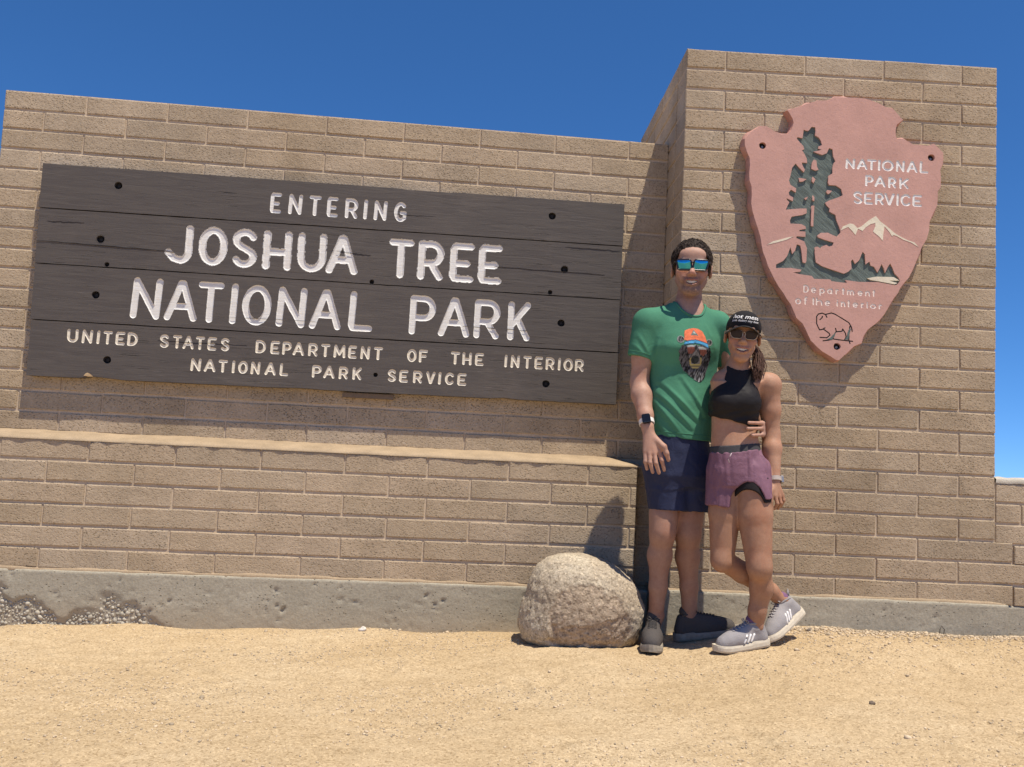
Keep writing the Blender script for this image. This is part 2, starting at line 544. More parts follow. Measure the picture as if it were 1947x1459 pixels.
for _ in range(9000):
    a, b = rng.uniform(-0.75, 0.60), rng.uniform(-0.02, 0.24)
    if honey_left(np.array([[a]]), np.array([[b]]))[0, 0] > 0.35:
        s = rng.uniform(0.005, 0.0145)
        if all((a - c[0]) ** 2 + (b - c[2]) ** 2 > (0.66 * (s + q)) ** 2 for c, q in zip(cs[-700:], sz[-700:])):
            cs.append((a, 0.0045 + rng.uniform(-0.003, 0.003), b)); sz.append(s)
V, F = stones(np.array(cs), np.array(sz), rng, (1, 0.8, 1))
def mat_pebble(name, base, var=0.35):
    t = NT(name, 0.85, 0.25)
    g = t.n('ShaderNodeNewGeometry')
    c = t.ramp(g.outputs['Random Per Island'], [(0, tuple(b * (1 - var) for b in base)), (0.5, base), (1.0, tuple(min(0.75, b * (1 + var)) for b in base))])
    c = t.mix(1.0, c, t.ramp(t.noise(240, 3), [(0.3, 0.85), (0.7, 1.12)]), 'MULTIPLY')
    t.color(c); t.bump(t.noise(300, 3), 0.001, 0.6)
    return t.m
PEB_GREY = mat_pebble('aggregate_stone', (0.42, 0.375, 0.30), 0.25)
tag(mesh_obj('exposed_aggregate', V, F, PEB_GREY, ft, smooth=True), kind='stuff')
# short return of the ledge, set back between ledge and tower
for c in range(1, 7): lay(ledge, 2.892, 3.10, 0.27 + 6 * HB - c * HB, HB, 0.08, off=0.075)
v, f = boxmesh(2.893, 3.0, 0.083, 0.17, 0.1, 0.27 + 6 * HB - 0.002)
mesh_obj('mortar_core', v, f, MORTAR, ledge)
tf = footing('concrete_footing', (3.006, -0.192, 0), TYAW, -0.06, 1.667, 0.297, -0.014, 0.30, 'grey pitted concrete footing under the tower behind the two people', 11.7)
footing('concrete_footing', (3.006, -0.192, 0), TYAW, 1.669, 3.0, 0.290, 0.004, 0.20, 'short end of grey concrete footing under the low wall at right', 23.1)

# squeezed-out mortar bed between footing and first course
def bed(parent, u0, u1, z, face, seed):
    nx = int((u1 - u0) / 0.012)
    X = np.linspace(u0, u1, nx)
    a = fbm(np.stack([X * 9, X * 0 + seed, X * 0], -1), 4)
    prof = [(-0.004, -0.006), (-0.0055, 0.004), (0.0, 0.013), (0.02, 0.016)]
    V = np.array([(x, face + y - 0.0025 * a[i] * (y < 0.01), z + w + (0.005 * a[i] if w > 0.01 else 0.0)) for i, x in enumerate(X) for y, w in prof])
    idx = np.arange(nx * 4).reshape(nx, 4)
    F = np.stack([idx[:-1, :-1], idx[1:, :-1], idx[1:, 1:], idx[:-1, 1:]], -1).reshape(-1, 4)
    mesh_obj('mortar_bed', V, F, WASH, parent, smooth=True)
bed(ledge, -1.1, 2.88, 0.266, 0.0, 1.7)
bed(tower, 0.0, 1.66, 0.298, 0.0, 6.1)

v, f = tube([(1.322, -0.022, 0.125), (1.322, -0.030, 0.178), (1.332, -0.026, 0.190), (1.343, -0.030, 0.176), (1.340, -0.022, 0.125)], 0.0017, 5)
mesh_obj('rusty_wire', v, f, plain('rusty_wire', (0.07, 0.05, 0.04), 0.7), tf)

# ------------------------------------------------------------------ routed lettering
def arc(cx, cy, rx, ry, a0, a1, n=18):
    return [(cx + rx * math.cos(math.radians(a0 + (a1 - a0) * i / n)), cy + ry * math.sin(math.radians(a0 + (a1 - a0) * i / n))) for i in range(n + 1)]
def GL():
    g = {}
    g['A'] = [[(0, 0), (0.46, 1), (0.54, 1), (1, 0)], [(0.17, 0.33), (0.83, 0.33)]]
    g['C'] = [arc(0.55, 0.5, 0.55, 0.5, 42, 318)]
    g['D'] = [[(0, 0), (0, 1), (0.35, 1)] + arc(0.35, 0.5, 0.65, 0.5, 90, -90) + [(0, 0)]]
    g['E'] = [[(1, 1), (0.12, 1), (0.02, 0.9), (0, 0.1), (0.1, 0), (1, 0)], [(0, 0.47), (0.78, 0.47)]]
    g['F'] = [[(1, 1), (0, 1), (0, 0)], [(0, 0.5), (0.8, 0.5)]]
    g['G'] = [arc(0.52, 0.5, 0.52, 0.5, 48, 300) + [(0.95, 0.15), (0.97, 0.45), (0.62, 0.45)]]
    g['H'] = [[(0.02, 0), (0.02, 1)], [(0.98, 0), (0.98, 1)], [(0.02, 0.45), (0.98, 0.45)]]
    g['I'] = [[(0.5, 0), (0.5, 1)]]
    g['J'] = [[(1, 1), (1, 0.25)] + arc(0.6, 0.28, 0.4, 0.28, 0, -100) + [(0.25, 0.05), (0, 0.22)]]
    g['K'] = [[(0, 0), (0, 1)], [(1, 1), (0.05, 0.38)], [(0.38, 0.58), (1, 0)]]
    g['L'] = [[(0.06, 1), (0, 0.1), (0.08, 0), (1, 0)]]
    g['M'] = [[(0, 0), (0.06, 1), (0.5, 0.22), (0.94, 1), (1, 0)]]
    g['N'] = [[(0, 0), (0.06, 1), (0.94, 0), (1, 1)]]
    g['O'] = [arc(0.5, 0.5, 0.5, 0.5, 0, 360, 36)]
    g['P'] = [[(0, 0), (0.02, 1), (0.5, 1)] + arc(0.55, 0.71, 0.45, 0.29, 90, -90) + [(0.05, 0.42)]]
    g['R'] = [[(0, 0), (0.02, 1), (0.5, 1)] + arc(0.55, 0.71, 0.45, 0.29, 90, -90) + [(0.05, 0.42)], [(0.5, 0.42), (0.97, 0)]]
    g['S'] = [arc(0.52, 0.76, 0.46, 0.24, 25, 180, 14) + [(0.12, 0.66), (0.3, 0.56), (0.62, 0.47), (0.9, 0.38)] + arc(0.53, 0.25, 0.47, 0.25, 10, -150, 14)]
    g['T'] = [[(0, 1), (1, 1)], [(0.5, 1), (0.48, 0)]]
    g['U'] = [[(0, 1), (0, 0.35)] + arc(0.5, 0.36, 0.5, 0.36, 180, 360) + [(1, 1)]]
    g['V'] = [[(0, 1), (0.47, 0), (0.53, 0), (1, 1)]]
    # lower case, cap height 1, x height 0.66
    g['e'] = [[(0.03, 0.34), (0.97, 0.34)] + arc(0.5, 0.33, 0.47, 0.33, 2, 305, 20)]
    g['p'] = [[(0.06, 0.66), (0.06, -0.34)], arc(0.5, 0.33, 0.46, 0.33, 0, 360, 24)]
    g['a'] = [[(0.94, 0.66), (0.94, 0)], arc(0.5, 0.33, 0.44, 0.33, 0, 360, 24)]
    g['r'] = [[(0, 0.66), (0, 0)], arc(0.6, 0.28, 0.6, 0.38, 180, 60, 10)]
    g['t'] = [[(0.45, 0.95), (0.45, 0.0)], [(0.0, 0.66), (1.0, 0.66)]]
    g['m'] = [[(0, 0.66), (0, 0)], arc(0.25, 0.36, 0.25, 0.3, 180, 0, 10) + [(0.5, 0)], arc(0.75, 0.36, 0.25, 0.3, 180, 0, 10) + [(1, 0)]]
    g['n'] = [[(0, 0.66), (0, 0)], arc(0.5, 0.3, 0.5, 0.36, 180, 0, 14) + [(1, 0)]]
    g['h'] = [[(0, 1), (0, 0)], arc(0.5, 0.3, 0.5, 0.36, 180, 0, 14) + [(1, 0)]]
    g['o'] = [arc(0.5, 0.33, 0.5, 0.33, 0, 360, 24)]
    g['f'] = [arc(0.75, 0.75, 0.4, 0.25, 60, 180, 8) + [(0.35, 0)], [(0.0, 0.62), (0.8, 0.62)]]
    g['i'] = [[(0.5, 0.62), (0.5, 0)], [(0.5, 0.92), (0.5, 0.95)]]
    return g
GLYPH = GL()

def seg_dist(P, polys):
    """distance of grid points P (...,2) to a set of polylines"""
    d = np.full(P.shape[:-1], 9.0)
    for pl in polys:
        for a, b in zip(pl[:-1], pl[1:]):
            a = np.array(a); ab = np.array(b) - a
            L2 = (ab @ ab) or 1e-12
            t = np.clip(((P - a) @ ab) / L2, 0, 1)
            d = np.minimum(d, np.hypot(P[..., 0] - a[0] - t * ab[0], P[..., 1] - a[1] - t * ab[1]))
    return d

def contours(val, xs, zs):
    """marching squares at level 0: closed loops of points, val<0 inside"""
    nx, nz = val.shape
    ins = val < 0
    segs = {}
    def ex(i, j): 
        t = val[i, j] / (val[i, j] - val[i + 1, j]); return ('x', i, j), (xs[i] + t * (xs[i + 1] - xs[i]), zs[j])
    def ez(i, j):
        t = val[i, j] / (val[i, j] - val[i, j + 1]); return ('z', i, j), (xs[i], zs[j] + t * (zs[j + 1] - zs[j]))
    pos = {}
    cells = np.argwhere((ins[:-1, :-1] != ins[1:, :-1]) | (ins[:-1, :-1] != ins[:-1, 1:]) | (ins[1:, 1:] != ins[1:, :-1]) | (ins[1:, 1:] != ins[:-1, 1:]))
    for i, j in cells:
        c = [ins[i, j], ins[i + 1, j], ins[i + 1, j + 1], ins[i, j + 1]]
        E = []
        if c[0] != c[1]: E.append(ex(i, j))
        if c[1] != c[2]: E.append(ez(i + 1, j))
        if c[2] != c[3]: E.append(ex(i, j + 1))
        if c[3] != c[0]: E.append(ez(i, j))
        for k, p_ in E: pos[k] = p_
        if len(E) == 2: pr = [(E[0][0], E[1][0])]
        else: pr = [(E[0][0], E[1][0]), (E[2][0], E[3][0])]
        for a, b in pr:
            segs.setdefault(a, []).append(b); segs.setdefault(b, []).append(a)
    loops, seen = [], set()
    for s in segs:
        if s in seen: continue
        loop, cur, prev = [], s, None
        while cur not in seen:
            seen.add(cur); loop.append(pos[cur])
            nxt = [q for q in segs[cur] if q != prev and q not in seen]
            if not nxt: break
            prev, cur = cur, nxt[0]
        if len(loop) > 5: loops.append(loop)
    return loops

def plate(name, loops, thick, mat, bevel=0.0):
    """flat board standing in x-z, holes cut out by inner loops, front face at y=0"""
    cu = bpy.data.curves.new(name, 'CURVE')
    cu.dimensions = '2D'; cu.fill_mode = 'BOTH'; cu.extrude = thick / 2
    if bevel: cu.bevel_depth = bevel; cu.bevel_resolution = 1; cu.offset = -bevel
    for lp in loops:
        sp = cu.splines.new('POLY'); sp.points.add(len(lp) - 1); sp.use_cyclic_u = True
        sp.points.foreach_set('co', np.array([(x, z, 0, 1) for x, z in lp], dtype=np.float32).ravel())
    tmp = bpy.data.objects.new('tmp', cu); COL.objects.link(tmp)
    dg = bpy.context.evaluated_depsgraph_get()
    me = bpy.data.meshes.new_from_object(tmp.evaluated_get(dg))
    bpy.data.objects.remove(tmp); bpy.data.curves.remove(cu)
    # (x, z, e) -> (x, y, z) with the +e side turned to -y
    co = np.zeros(len(me.vertices) * 3, dtype=np.float32); me.vertices.foreach_get('co', co)
    co = co.reshape(-1, 3)
    out = np.stack([co[:, 0], thick / 2 - co[:, 2], co[:, 1]], -1)
    me.vertices.foreach_set('co', out.ravel().astype(np.float32))
    me.update(); me.name = name
    me.materials.clear(); me.materials.append(mat)
    o = bpy.data.objects.new(name, me); COL.objects.link(o)
    return o

def groove(ch, x0, x1, z0, z1, r, depth, cell, wallw, mat, parent, y0=0.0, name='letter', polys=None):
    """routed stroke letter: returns hole loops for the board, and adds the painted groove as a part"""
    if polys is None:
        polys = [[(x0 + r + u * (x1 - x0 - 2 * r), z0 + r + w * (z1 - z0 - 2 * r)) for u, w in pl] for pl in GLYPH[ch]]
        if ch == 'I': polys = [[((x0 + x1) / 2, z0 + r), ((x0 + x1) / 2 + 0.02 * (z1 - z0), z1 - r)]]
    allp = np.array([q for pl in polys for q in pl])
    lo = allp.min(0) - r - 2.5 * cell; hi = allp.max(0) + r + 2.5 * cell
    xs = np.arange(lo[0], hi[0] + cell, cell); zs = np.arange(lo[1], hi[1] + cell, cell)
    A, B = np.meshgrid(xs, zs, indexing='ij')
    P = np.stack([A, B], -1)
    wob = 0.06 * r * fbm(np.stack([A * 60, B * 60, A * 0 + x0], -1), 2)
    d = seg_dist(P, polys) + wob
    loops = contours(d - r, xs, zs)
    depthv = np.where(d < r, -depth * np.clip((r - d) / wallw, 0, 1) ** 0.7, 0.0) - 0.0007
    keep = d < r + 1.6 * cell
    idx = np.arange(A.size).reshape(A.shape)
    F = np.stack([idx[:-1, :-1], idx[1:, :-1], idx[1:, 1:], idx[:-1, 1:]], -1)
    km = keep[:-1, :-1] & keep[1:, :-1] & keep[1:, 1:] & keep[:-1, 1:]
    F = F[km]
    used, inv = np.unique(F, return_inverse=True)
    V = np.stack([A, y0 - depthv, B], -1).reshape(-1, 3)[used]
    mesh_obj(name, V, inv.reshape(F.shape), mat, parent, smooth=True)
    return loops

def ring_loop(cx, cz, r, n=28, wob=0.04):
    return [(cx + r * (1 + wob * math.sin(3 * t + cx * 50)) * math.cos(t), cz + r * (1 + wob * math.cos(2 * t)) * math.sin(t)) for t in [2 * math.pi * k / n for k in range(n)]]

def cup(name, cx, cz, r, depth, mat, parent, y0=0.0):
    """bolt recess: a little cup behind the hole"""
    V, F = [], []
    n = 20
    for k, (rr, y) in enumerate(((r * 1.12, 0.0006), (r * 1.1, depth * 0.6), (r * 0.95, depth))):
        for i in range(n):
            t = 2 * math.pi * i / n
            V.append((cx + rr * math.cos(t), y0 + y, cz + rr * math.sin(t)))
    V.append((cx, y0 + depth * 1.05, cz))
    for a in (0, n):
        for i in range(n):
            j = (i + 1) % n
            F.append((a + i, a + j, a + n + j, a + n + i))
    for i in range(n): F.append((2 * n + i, 2 * n + (i + 1) % n, 3 * n))
    c_ = mesh_obj(name, V, F, mat, parent)
    return c_

# ------------------------------------------------------------------ wooden sign
def mat_wood():
    t = NT('dark_stained_wood', 0.62, 0.35)
    vec = t.mapped((0.45, 1.0, 5.0))
    grain = t.noise(9, 6, 0.6, vec, 0.8)
    vec2 = t.mapped((1.6, 3.0, 60.0))
    fine = t.noise(9, 4, 0.6, vec2)
    c = t.ramp(grain, [(0.25, (0.078, 0.065, 0.057)), (0.5, (0.092, 0.078, 0.069)), (0.78, (0.110, 0.094, 0.082))])
    c = t.mix(1.0, c, t.ramp(fine, [(0.3, 0.93), (0.7, 1.07)]), 'MULTIPLY')
    oi = t.n('ShaderNodeObjectInfo')
    c = t.mix(1.0, c, t.ramp(oi.outputs['Random'], [(0, 0.93), (1, 1.07)]), 'MULTIPLY')
    scr_v = t.mapped((2.0, 1.0, 38.0))
    scr = t.math('MULTIPLY', t.ramp(t.noise(6, 3, 0.5, scr_v), [(0.655, 0.0), (0.70, 1.0)]), t.ramp(t.noise(2.2, 2), [(0.5, 0.0), (0.66, 1.0)]))
    c = t.mix(t.math('MULTIPLY', scr, 0.45), c, (0.19, 0.165, 0.145))
    crk_v = t.mapped((0.7, 1.0, 34.0))
    crk = t.math('MULTIPLY', t.ramp(t.noise(7, 3, 0.5, crk_v), [(0.315, 1.0), (0.35, 0.0)]), t.ramp(t.noise(1.9, 2), [(0.46, 0.0), (0.56, 1.0)]))
    c = t.mix(t.math('MULTIPLY', crk, 0.8), c, (0.016, 0.013, 0.012))
    dust = t.ramp(t.noise(3.0, 5, 0.6), [(0.52, 0.0), (0.8, 1.0)])
    c = t.mix(t.math('MULTIPLY', dust, 0.22), c, (0.22, 0.18, 0.15))
    t.color(c)
    h = t.math('ADD', t.math('MULTIPLY', grain, 1.0), t.math('MULTIPLY', fine, 0.5))
    h = t.math('SUBTRACT', h, t.math('MULTIPLY', crk, 1.5))
    t.bump(h, 0.0022, 0.7)
    t.rough(t.ramp(grain, [(0.3, 0.55), (0.7, 0.75)]))
    return t.m
WOOD = mat_wood()
def mat_letter(name, base, dirt=0.35):
    t = NT(name, 0.7, 0.3)
    vec = t.mapped((0.8, 1.0, 10.0))
    c = t.mix(1.0, base, t.ramp(t.noise(18, 4, 0.6, vec), [(0.3, (0.86, 0.84, 0.81)), (0.6, (1.03, 1.03, 1.03))]), 'MULTIPLY')
    dm = t.ramp(t.noise(7, 4), [(0.55, 0.0), (0.8, 1.0)])
    c = t.mix(t.math('MULTIPLY', dm, dirt), c, (base[0] * 0.8, base[1] * 0.66, base[2] * 0.5))
    ck = t.ramp(t.noise(11, 3, 0.5, t.mapped((0.8, 1, 42.0))), [(0.27, 1.0), (0.31, 0.0)])
    c = t.mix(t.math('MULTIPLY', ck, 0.55), c, (0.25, 0.2, 0.17))
    t.color(c); t.bump(t.noise(20, 4, 0.6, vec), 0.0015, 0.5)
    return t.m
WHITE = mat_letter('white_letter_paint', (0.80, 0.78, 0.74))
CREAM = mat_letter('cream_letter_paint', (0.80, 0.73, 0.60), 0.5)
DARKHOLE = plain('dark_bolt_recess', (0.022, 0.019, 0.018), 0.7)
BOLT = plain('dull_bolt_metal', (0.28, 0.26, 0.25), 0.45, 0.5, 0.7)

sign = tag(empty('wooden_sign', (0, YW - 0.060, 0)), 'wide dark plank sign with white carved ENTERING lettering on the wall', 'sign')
SIGN_Y = 0.0
# rows of lettering: (y of cap top, y of baseline) taken along each row
def row(letters, r, depth, cell, wallw, mat):
    out = []
    for ch, a, b in letters:
        out += groove(ch, a[0], b[0], min(a[1], b[1]), max(a[1], b[1]), r, depth, cell, wallw, mat, sign)
    return out
def rowxy(spec, xl, xr, zt0, zt1, zb0, zb1):
    """spec: list of (char, x0, x1); cap top and base lines run linearly from xl to xr"""
    L = []
    for ch, x0, x1 in spec:
        t = ((x0 + x1) / 2 - xl) / (xr - xl)
        L.append((ch, (x0, zt0 + (zt1 - zt0) * t), (x1, zb0 + (zb1 - zb0) * t)))
    return L
ROW1 = [('E', (0.9353, 2.1999), (0.9923, 2.0928)), ('N', (1.0271, 2.1998), (1.0991, 2.0930)), ('T', (1.1324, 2.1996), (1.1937, 2.0933)), ('E', (1.2231, 2.1995), (1.2800, 2.0935)), ('R', (1.3157, 2.1993), (1.3822, 2.0937)), ('I', (1.4120, 2.1992), (1.4279, 2.0939)), ('N', (1.4637, 2.1991), (1.5330, 2.0941)), ('G', (1.5679, 2.1990), (1.6345, 2.0943))]
ROW2 = [('J', (0.4342, 1.9966), (0.5651, 1.8002)), ('O', (0.5968, 1.9975), (0.7383, 1.8001)), ('S', (0.7578, 1.9984), (0.8857, 1.8000)), ('H', (0.9156, 1.9994), (1.0606, 1.8000)), ('U', (1.0913, 2.0004), (1.2331, 1.7999)), ('A', (1.2374, 2.0013), (1.3965, 1.7998)), ('T', (1.5557, 2.0031), (1.6801, 1.7997)), ('R', (1.7063, 2.0040), (1.8387, 1.7996)), ('E', (1.8722, 2.0049), (1.9953, 1.7996)), ('E', (2.0211, 2.0057), (2.1420, 1.7995))]
ROW3 = [('N', (0.2863, 1.7142), (0.4383, 1.5051)), ('A', (0.4512, 1.7143), (0.6133, 1.5055)), ('T', (0.6119, 1.7145), (0.7394, 1.5059)), ('I', (0.7703, 1.7146), (0.8077, 1.5062)), ('O', (0.8322, 1.7147), (0.9782, 1.5065)), ('N', (1.0037, 1.7148), (1.1550, 1.5070)), ('A', (1.1705, 1.7150), (1.3322, 1.5074)), ('L', (1.3669, 1.7151), (1.4926, 1.5079)), ('P', (1.6775, 1.7154), (1.8139, 1.5088)), ('A', (1.8281, 1.7156), (1.9923, 1.5092)), ('R', (2.0120, 1.7157), (2.1491, 1.5096)), ('K', (2.1888, 1.7159), (2.3081, 1.5101))]
ROW4 = [('U', (-0.0044, 1.4334), (0.0496, 1.3659)), ('N', (0.0664, 1.4334), (0.1195, 1.3659)), ('I', (0.1389, 1.4334), (0.1508, 1.3660)), ('T', (0.1691, 1.4333), (0.2131, 1.3660)), ('E', (0.2279, 1.4333), (0.2742, 1.3660)), ('D', (0.2854, 1.4333), (0.3369, 1.3660)), ('S', (0.4410, 1.4332), (0.4882, 1.3661)), ('T', (0.5058, 1.4332), (0.5505, 1.3661)), ('A', (0.5544, 1.4332), (0.6107, 1.3661)), ('T', (0.6179, 1.4332), (0.6627, 1.3662)), ('E', (0.6762, 1.4332), (0.7212, 1.3662)), ('S', (0.7400, 1.4331), (0.7851, 1.3662)), ('D', (0.9139, 1.4331), (0.9658, 1.3663)), ('E', (0.9875, 1.4331), (1.0342, 1.3663)), ('P', (1.0468, 1.4330), (1.0936, 1.3663)), ('A', (1.0992, 1.4330), (1.1574, 1.3663)), ('R', (1.1766, 1.4330), (1.2253, 1.3664)), ('T', (1.2407, 1.4330), (1.2868, 1.3664)), ('M', (1.3044, 1.4330), (1.3653, 1.3664)), ('E', (1.3781, 1.4329), (1.4217, 1.3665)), ('N', (1.4400, 1.4329), (1.4892, 1.3665)), ('T', (1.5080, 1.4329), (1.5536, 1.3665)), ('O', (1.6780, 1.4328), (1.7277, 1.3666)), ('F', (1.7389, 1.4328), (1.7844, 1.3666)), ('T', (1.9025, 1.4327), (1.9505, 1.3667)), ('H', (1.9625, 1.4327), (2.0127, 1.3667)), ('E', (2.0284, 1.4327), (2.0741, 1.3667)), ('I', (2.1832, 1.4327), (2.1952, 1.3668)), ('N', (2.2146, 1.4326), (2.2632, 1.3668)), ('T', (2.2807, 1.4326), (2.3247, 1.3668)), ('E', (2.3395, 1.4326), (2.3842, 1.3668)), ('R', (2.3985, 1.4326), (2.4459, 1.3669)), ('I', (2.4645, 1.4326), (2.4766, 1.3669)), ('O', (2.4926, 1.4325), (2.5444, 1.3669)), ('R', (2.5535, 1.4325), (2.6012, 1.3669))]
ROW5 = [('N', (0.6013, 1.3216), (0.6539, 1.2574)), ('A', (0.6669, 1.3216), (0.7250, 1.2575)), ('T', (0.7374, 1.3216), (0.7835, 1.2576)), ('I', (0.8049, 1.3217), (0.8182, 1.2576)), ('O', (0.8348, 1.3217), (0.8838, 1.2576)), ('N', (0.8973, 1.3217), (0.9453, 1.2577)), ('A', (0.9666, 1.3218), (1.0234, 1.2578)), ('L', (1.0408, 1.3218), (1.0853, 1.2578)), ('P', (1.2027, 1.3219), (1.2514, 1.2580)), ('A', (1.2597, 1.3220), (1.3177, 1.2580)), ('R', (1.3375, 1.3220), (1.3848, 1.2581)), ('K', (1.4068, 1.3221), (1.4531, 1.2582)), ('S', (1.5833, 1.3222), (1.6289, 1.2583)), ('E', (1.6439, 1.3222), (1.6896, 1.2584)), ('R', (1.7147, 1.3223), (1.7627, 1.2585)), ('V', (1.7812, 1.3223), (1.8293, 1.2585)), ('I', (1.8450, 1.3223), (1.8578, 1.2586)), ('C', (1.8785, 1.3224), (1.9257, 1.2586)), ('E', (1.9425, 1.3224), (1.9899, 1.2587))]

holes = {1: [], 2: [], 3: [], 4: []}
holes[1] += row(ROW1, 0.0098, 0.0042, 0.0020, 0.0034, WHITE)
holes[2] += row(ROW2, 0.0168, 0.0052, 0.0024, 0.0042, WHITE)
holes[3] += row(ROW3, 0.0172, 0.0052, 0.0024, 0.0042, WHITE)
holes[4] += row(ROW4, 0.0071, 0.0034, 0.0016, 0.0028, CREAM)
holes[4] += row(ROW5, 0.0071, 0.0034, 0.0016, 0.0028, CREAM)
for k, big, (bx, bz) in ((1, 1, (0.1791, 2.1760)), (1, 1, (2.3975, 2.1845)), (2, 1, (0.1149, 1.8951)), (2, 1, (2.4762, 1.9030)), (3, 1, (0.1154, 1.6112)), (3, 1, (2.4707, 1.6166)),
                    (4, 1, (0.1963, 1.2888)), (4, 1, (2.4047, 1.2924)), (4, 0, (1.5232, 1.2892)), (2, 0, (0.1558, 1.7690)), (2, 0, (1.4755, 1.7695)), (2, 0, (2.4049, 1.7759))):
    r_ = 0.0195 if big else 0.0115
    holes[k].append(ring_loop(bx, bz, r_))
    h_ = cup('bolt_recess', bx, bz, r_, 0.022, DARKHOLE, sign)
    if big:
        v, f = tube([(bx, 0.0215, bz), (bx, 0.014, bz)], [0.009, 0.0085], 6)
        bo = mesh_obj('bolt', v, f, DARKHOLE, h_)
# planks: corners measured on the sign, a worn wavy edge
XL, XR = -0.194, 2.784
def zline(x, z0, z1): return z0 + (z1 - z0) * (x - XL) / (XR - XL)
LINES = [(2.2645, 2.2790), (2.0345, 2.0495), (1.7535, 1.7600), (1.4690, 1.4775), (1.1885, 1.2020)]
for k in (1, 2, 3, 4):
    t0, t1 = LINES[k - 1]; b0, b1 = LINES[k]
    gap = 0.0026
    rr = random.Random(k)
    xl = XL + (0.0, 0.004, 0.008, 0.013)[k - 1]; xr = XR - (0.0, 0.002, 0.006, 0.004)[k - 1]
    n = 70
    top, bot = [], []
    for i in range(n + 1):
        x = xl + (xr - xl) * i / n
        top.append((x, zline(x, t0, t1) - gap + rr.gauss(0, 0.0004) - (0.004 if k == 1 and 42 < i < 49 else 0)))
        dz = 0.0
        if k == 4:
            for c_, w_, h_ in ((0.12, 0.03, 0.008), (0.105, 0.012, 0.012), (0.45, 0.05, 0.004), (0.8, 0.03, 0.005)):
                dz += h_ * max(0, 1 - abs(i / n - c_) / w_)
        bot.append((x, zline(x, b0, b1) + gap + dz + rr.gauss(0, 0.0004)))
    outer = bot + top[::-1]
    pl = plate('plank', [outer] + holes[k], 0.060 - 0.0006 * (k % 2), WOOD, 0.0)
    pl.parent = sign
    pl.location = (0, (0.0, 0.0010, -0.0008, 0.0006)[k - 1], 0)
# split raw wood where the lower edge has chipped
cx, cz = (0.1132, 1.2116)
v = [(cx - 0.022, -0.0012, cz - 0.008), (cx + 0.024, -0.0012, cz - 0.010), (cx + 0.010, -0.0035, cz + 0.004), (cx - 0.004, -0.003, cz + 0.008), (cx - 0.014, -0.0028, cz + 0.003), (cx, 0.004, cz - 0.012)]
mesh_obj('wood_chip_scar', v, [(0, 1, 2, 3, 4), (0, 5, 1), (1, 5, 2), (2, 5, 3), (3, 5, 4), (4, 5, 0)], plain('raw_split_wood', (0.62, 0.45, 0.25), 0.8), sign)
# long drying cracks in the planks
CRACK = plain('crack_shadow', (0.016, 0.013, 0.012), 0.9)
RAWE = plain('weathered_crack_lip', (0.17, 0.14, 0.115), 0.85)
for k_, (a_, b_, wd) in enumerate((((-0.1942, 1.8674), (0.4750, 1.8560), 0.0022), ((1.2866, 1.9162), (1.4618, 1.9065), 0.0016), ((2.1045, 1.8928), (2.6927, 1.8882), 0.0014), ((0.4330, 1.3996), (0.8718, 1.4021), 0.0014), ((1.9561, 1.5692), (2.3145, 1.5637), 0.0012), ((1.5568, 2.1300), (1.7887, 2.1334), 0.0012), ((-0.1476, 1.9700), (0.0296, 1.9723), 0.0012), ((2.4751, 2.0229), (2.7726, 2.0213), 0.0013), ((0.7578, 1.5402), (1.2039, 1.5440), 0.0013))):
    rr = random.Random(40 + k_); n = 14
    pl = [(a_[0] + (b_[0] - a_[0]) * i / n, 0.0002, a_[1] + (b_[1] - a_[1]) * i / n + rr.gauss(0, 0.0014)) for i in range(n + 1)]
    v, f = tube(pl, [wd * (0.25 + 0.75 * math.sin(math.pi * (0.06 + 0.88 * i / n)) * rr.uniform(0.6, 1.1)) for i in range(n + 1)], 5)
    mesh_obj('crack', v, f, CRACK, sign)
    if k_ in (0, 2, 4):
        v, f = tube([(x, 0.0006, z - wd * 1.4) for x, y, z in pl], [wd * 0.5] * (n + 1), 4)
        mesh_obj('crack_lip', v, f, RAWE, sign)
v, f = boxmesh(1.36, 1.62, 0.02, 0.058, 1.168, 1.192)
mesh_obj('backing_batten', v, f, plain('weathered_batten', (0.20, 0.145, 0.10), 0.85), sign)

# ------------------------------------------------------------------ arrowhead emblem on the tower
def mat_stone_paint(name, base, var=0.08):
    t = NT(name, 0.75, 0.25)
    c = t.mix(1.0, base, t.ramp(t.noise(7, 5, 0.6), [(0.3, tuple(1 - var for _ in range(3))), (0.7, tuple(1 + var for _ in range(3)))]), 'MULTIPLY')
    scr = t.math('MULTIPLY', t.ramp(t.noise(14, 3, 0.5, t.mapped((0.5, 1, 9.0))), [(0.70, 0.0), (0.76, 1.0)]), 0.35)
    c = t.mix(scr, c, (base[0] * 0.72, base[1] * 0.66, base[2] * 0.62))
    drt = t.ramp(t.noise(120, 3), [(0.28, 0.86), (0.45, 1.0)])
    c = t.mix(1.0, c, drt, 'MULTIPLY')
    t.color(c); t.bump(t.math('ADD', t.noise(40, 4), t.math('MULTIPLY', t.noise(160, 3), 0.4)), 0.0018, 0.6)
    return t.m
PINK = mat_stone_paint('pink_painted_face', (0.575, 0.330, 0.272))
PINK_EDGE = mat_stone_paint('pink_chipped_edge', (0.50, 0.270, 0.218), 0.15)
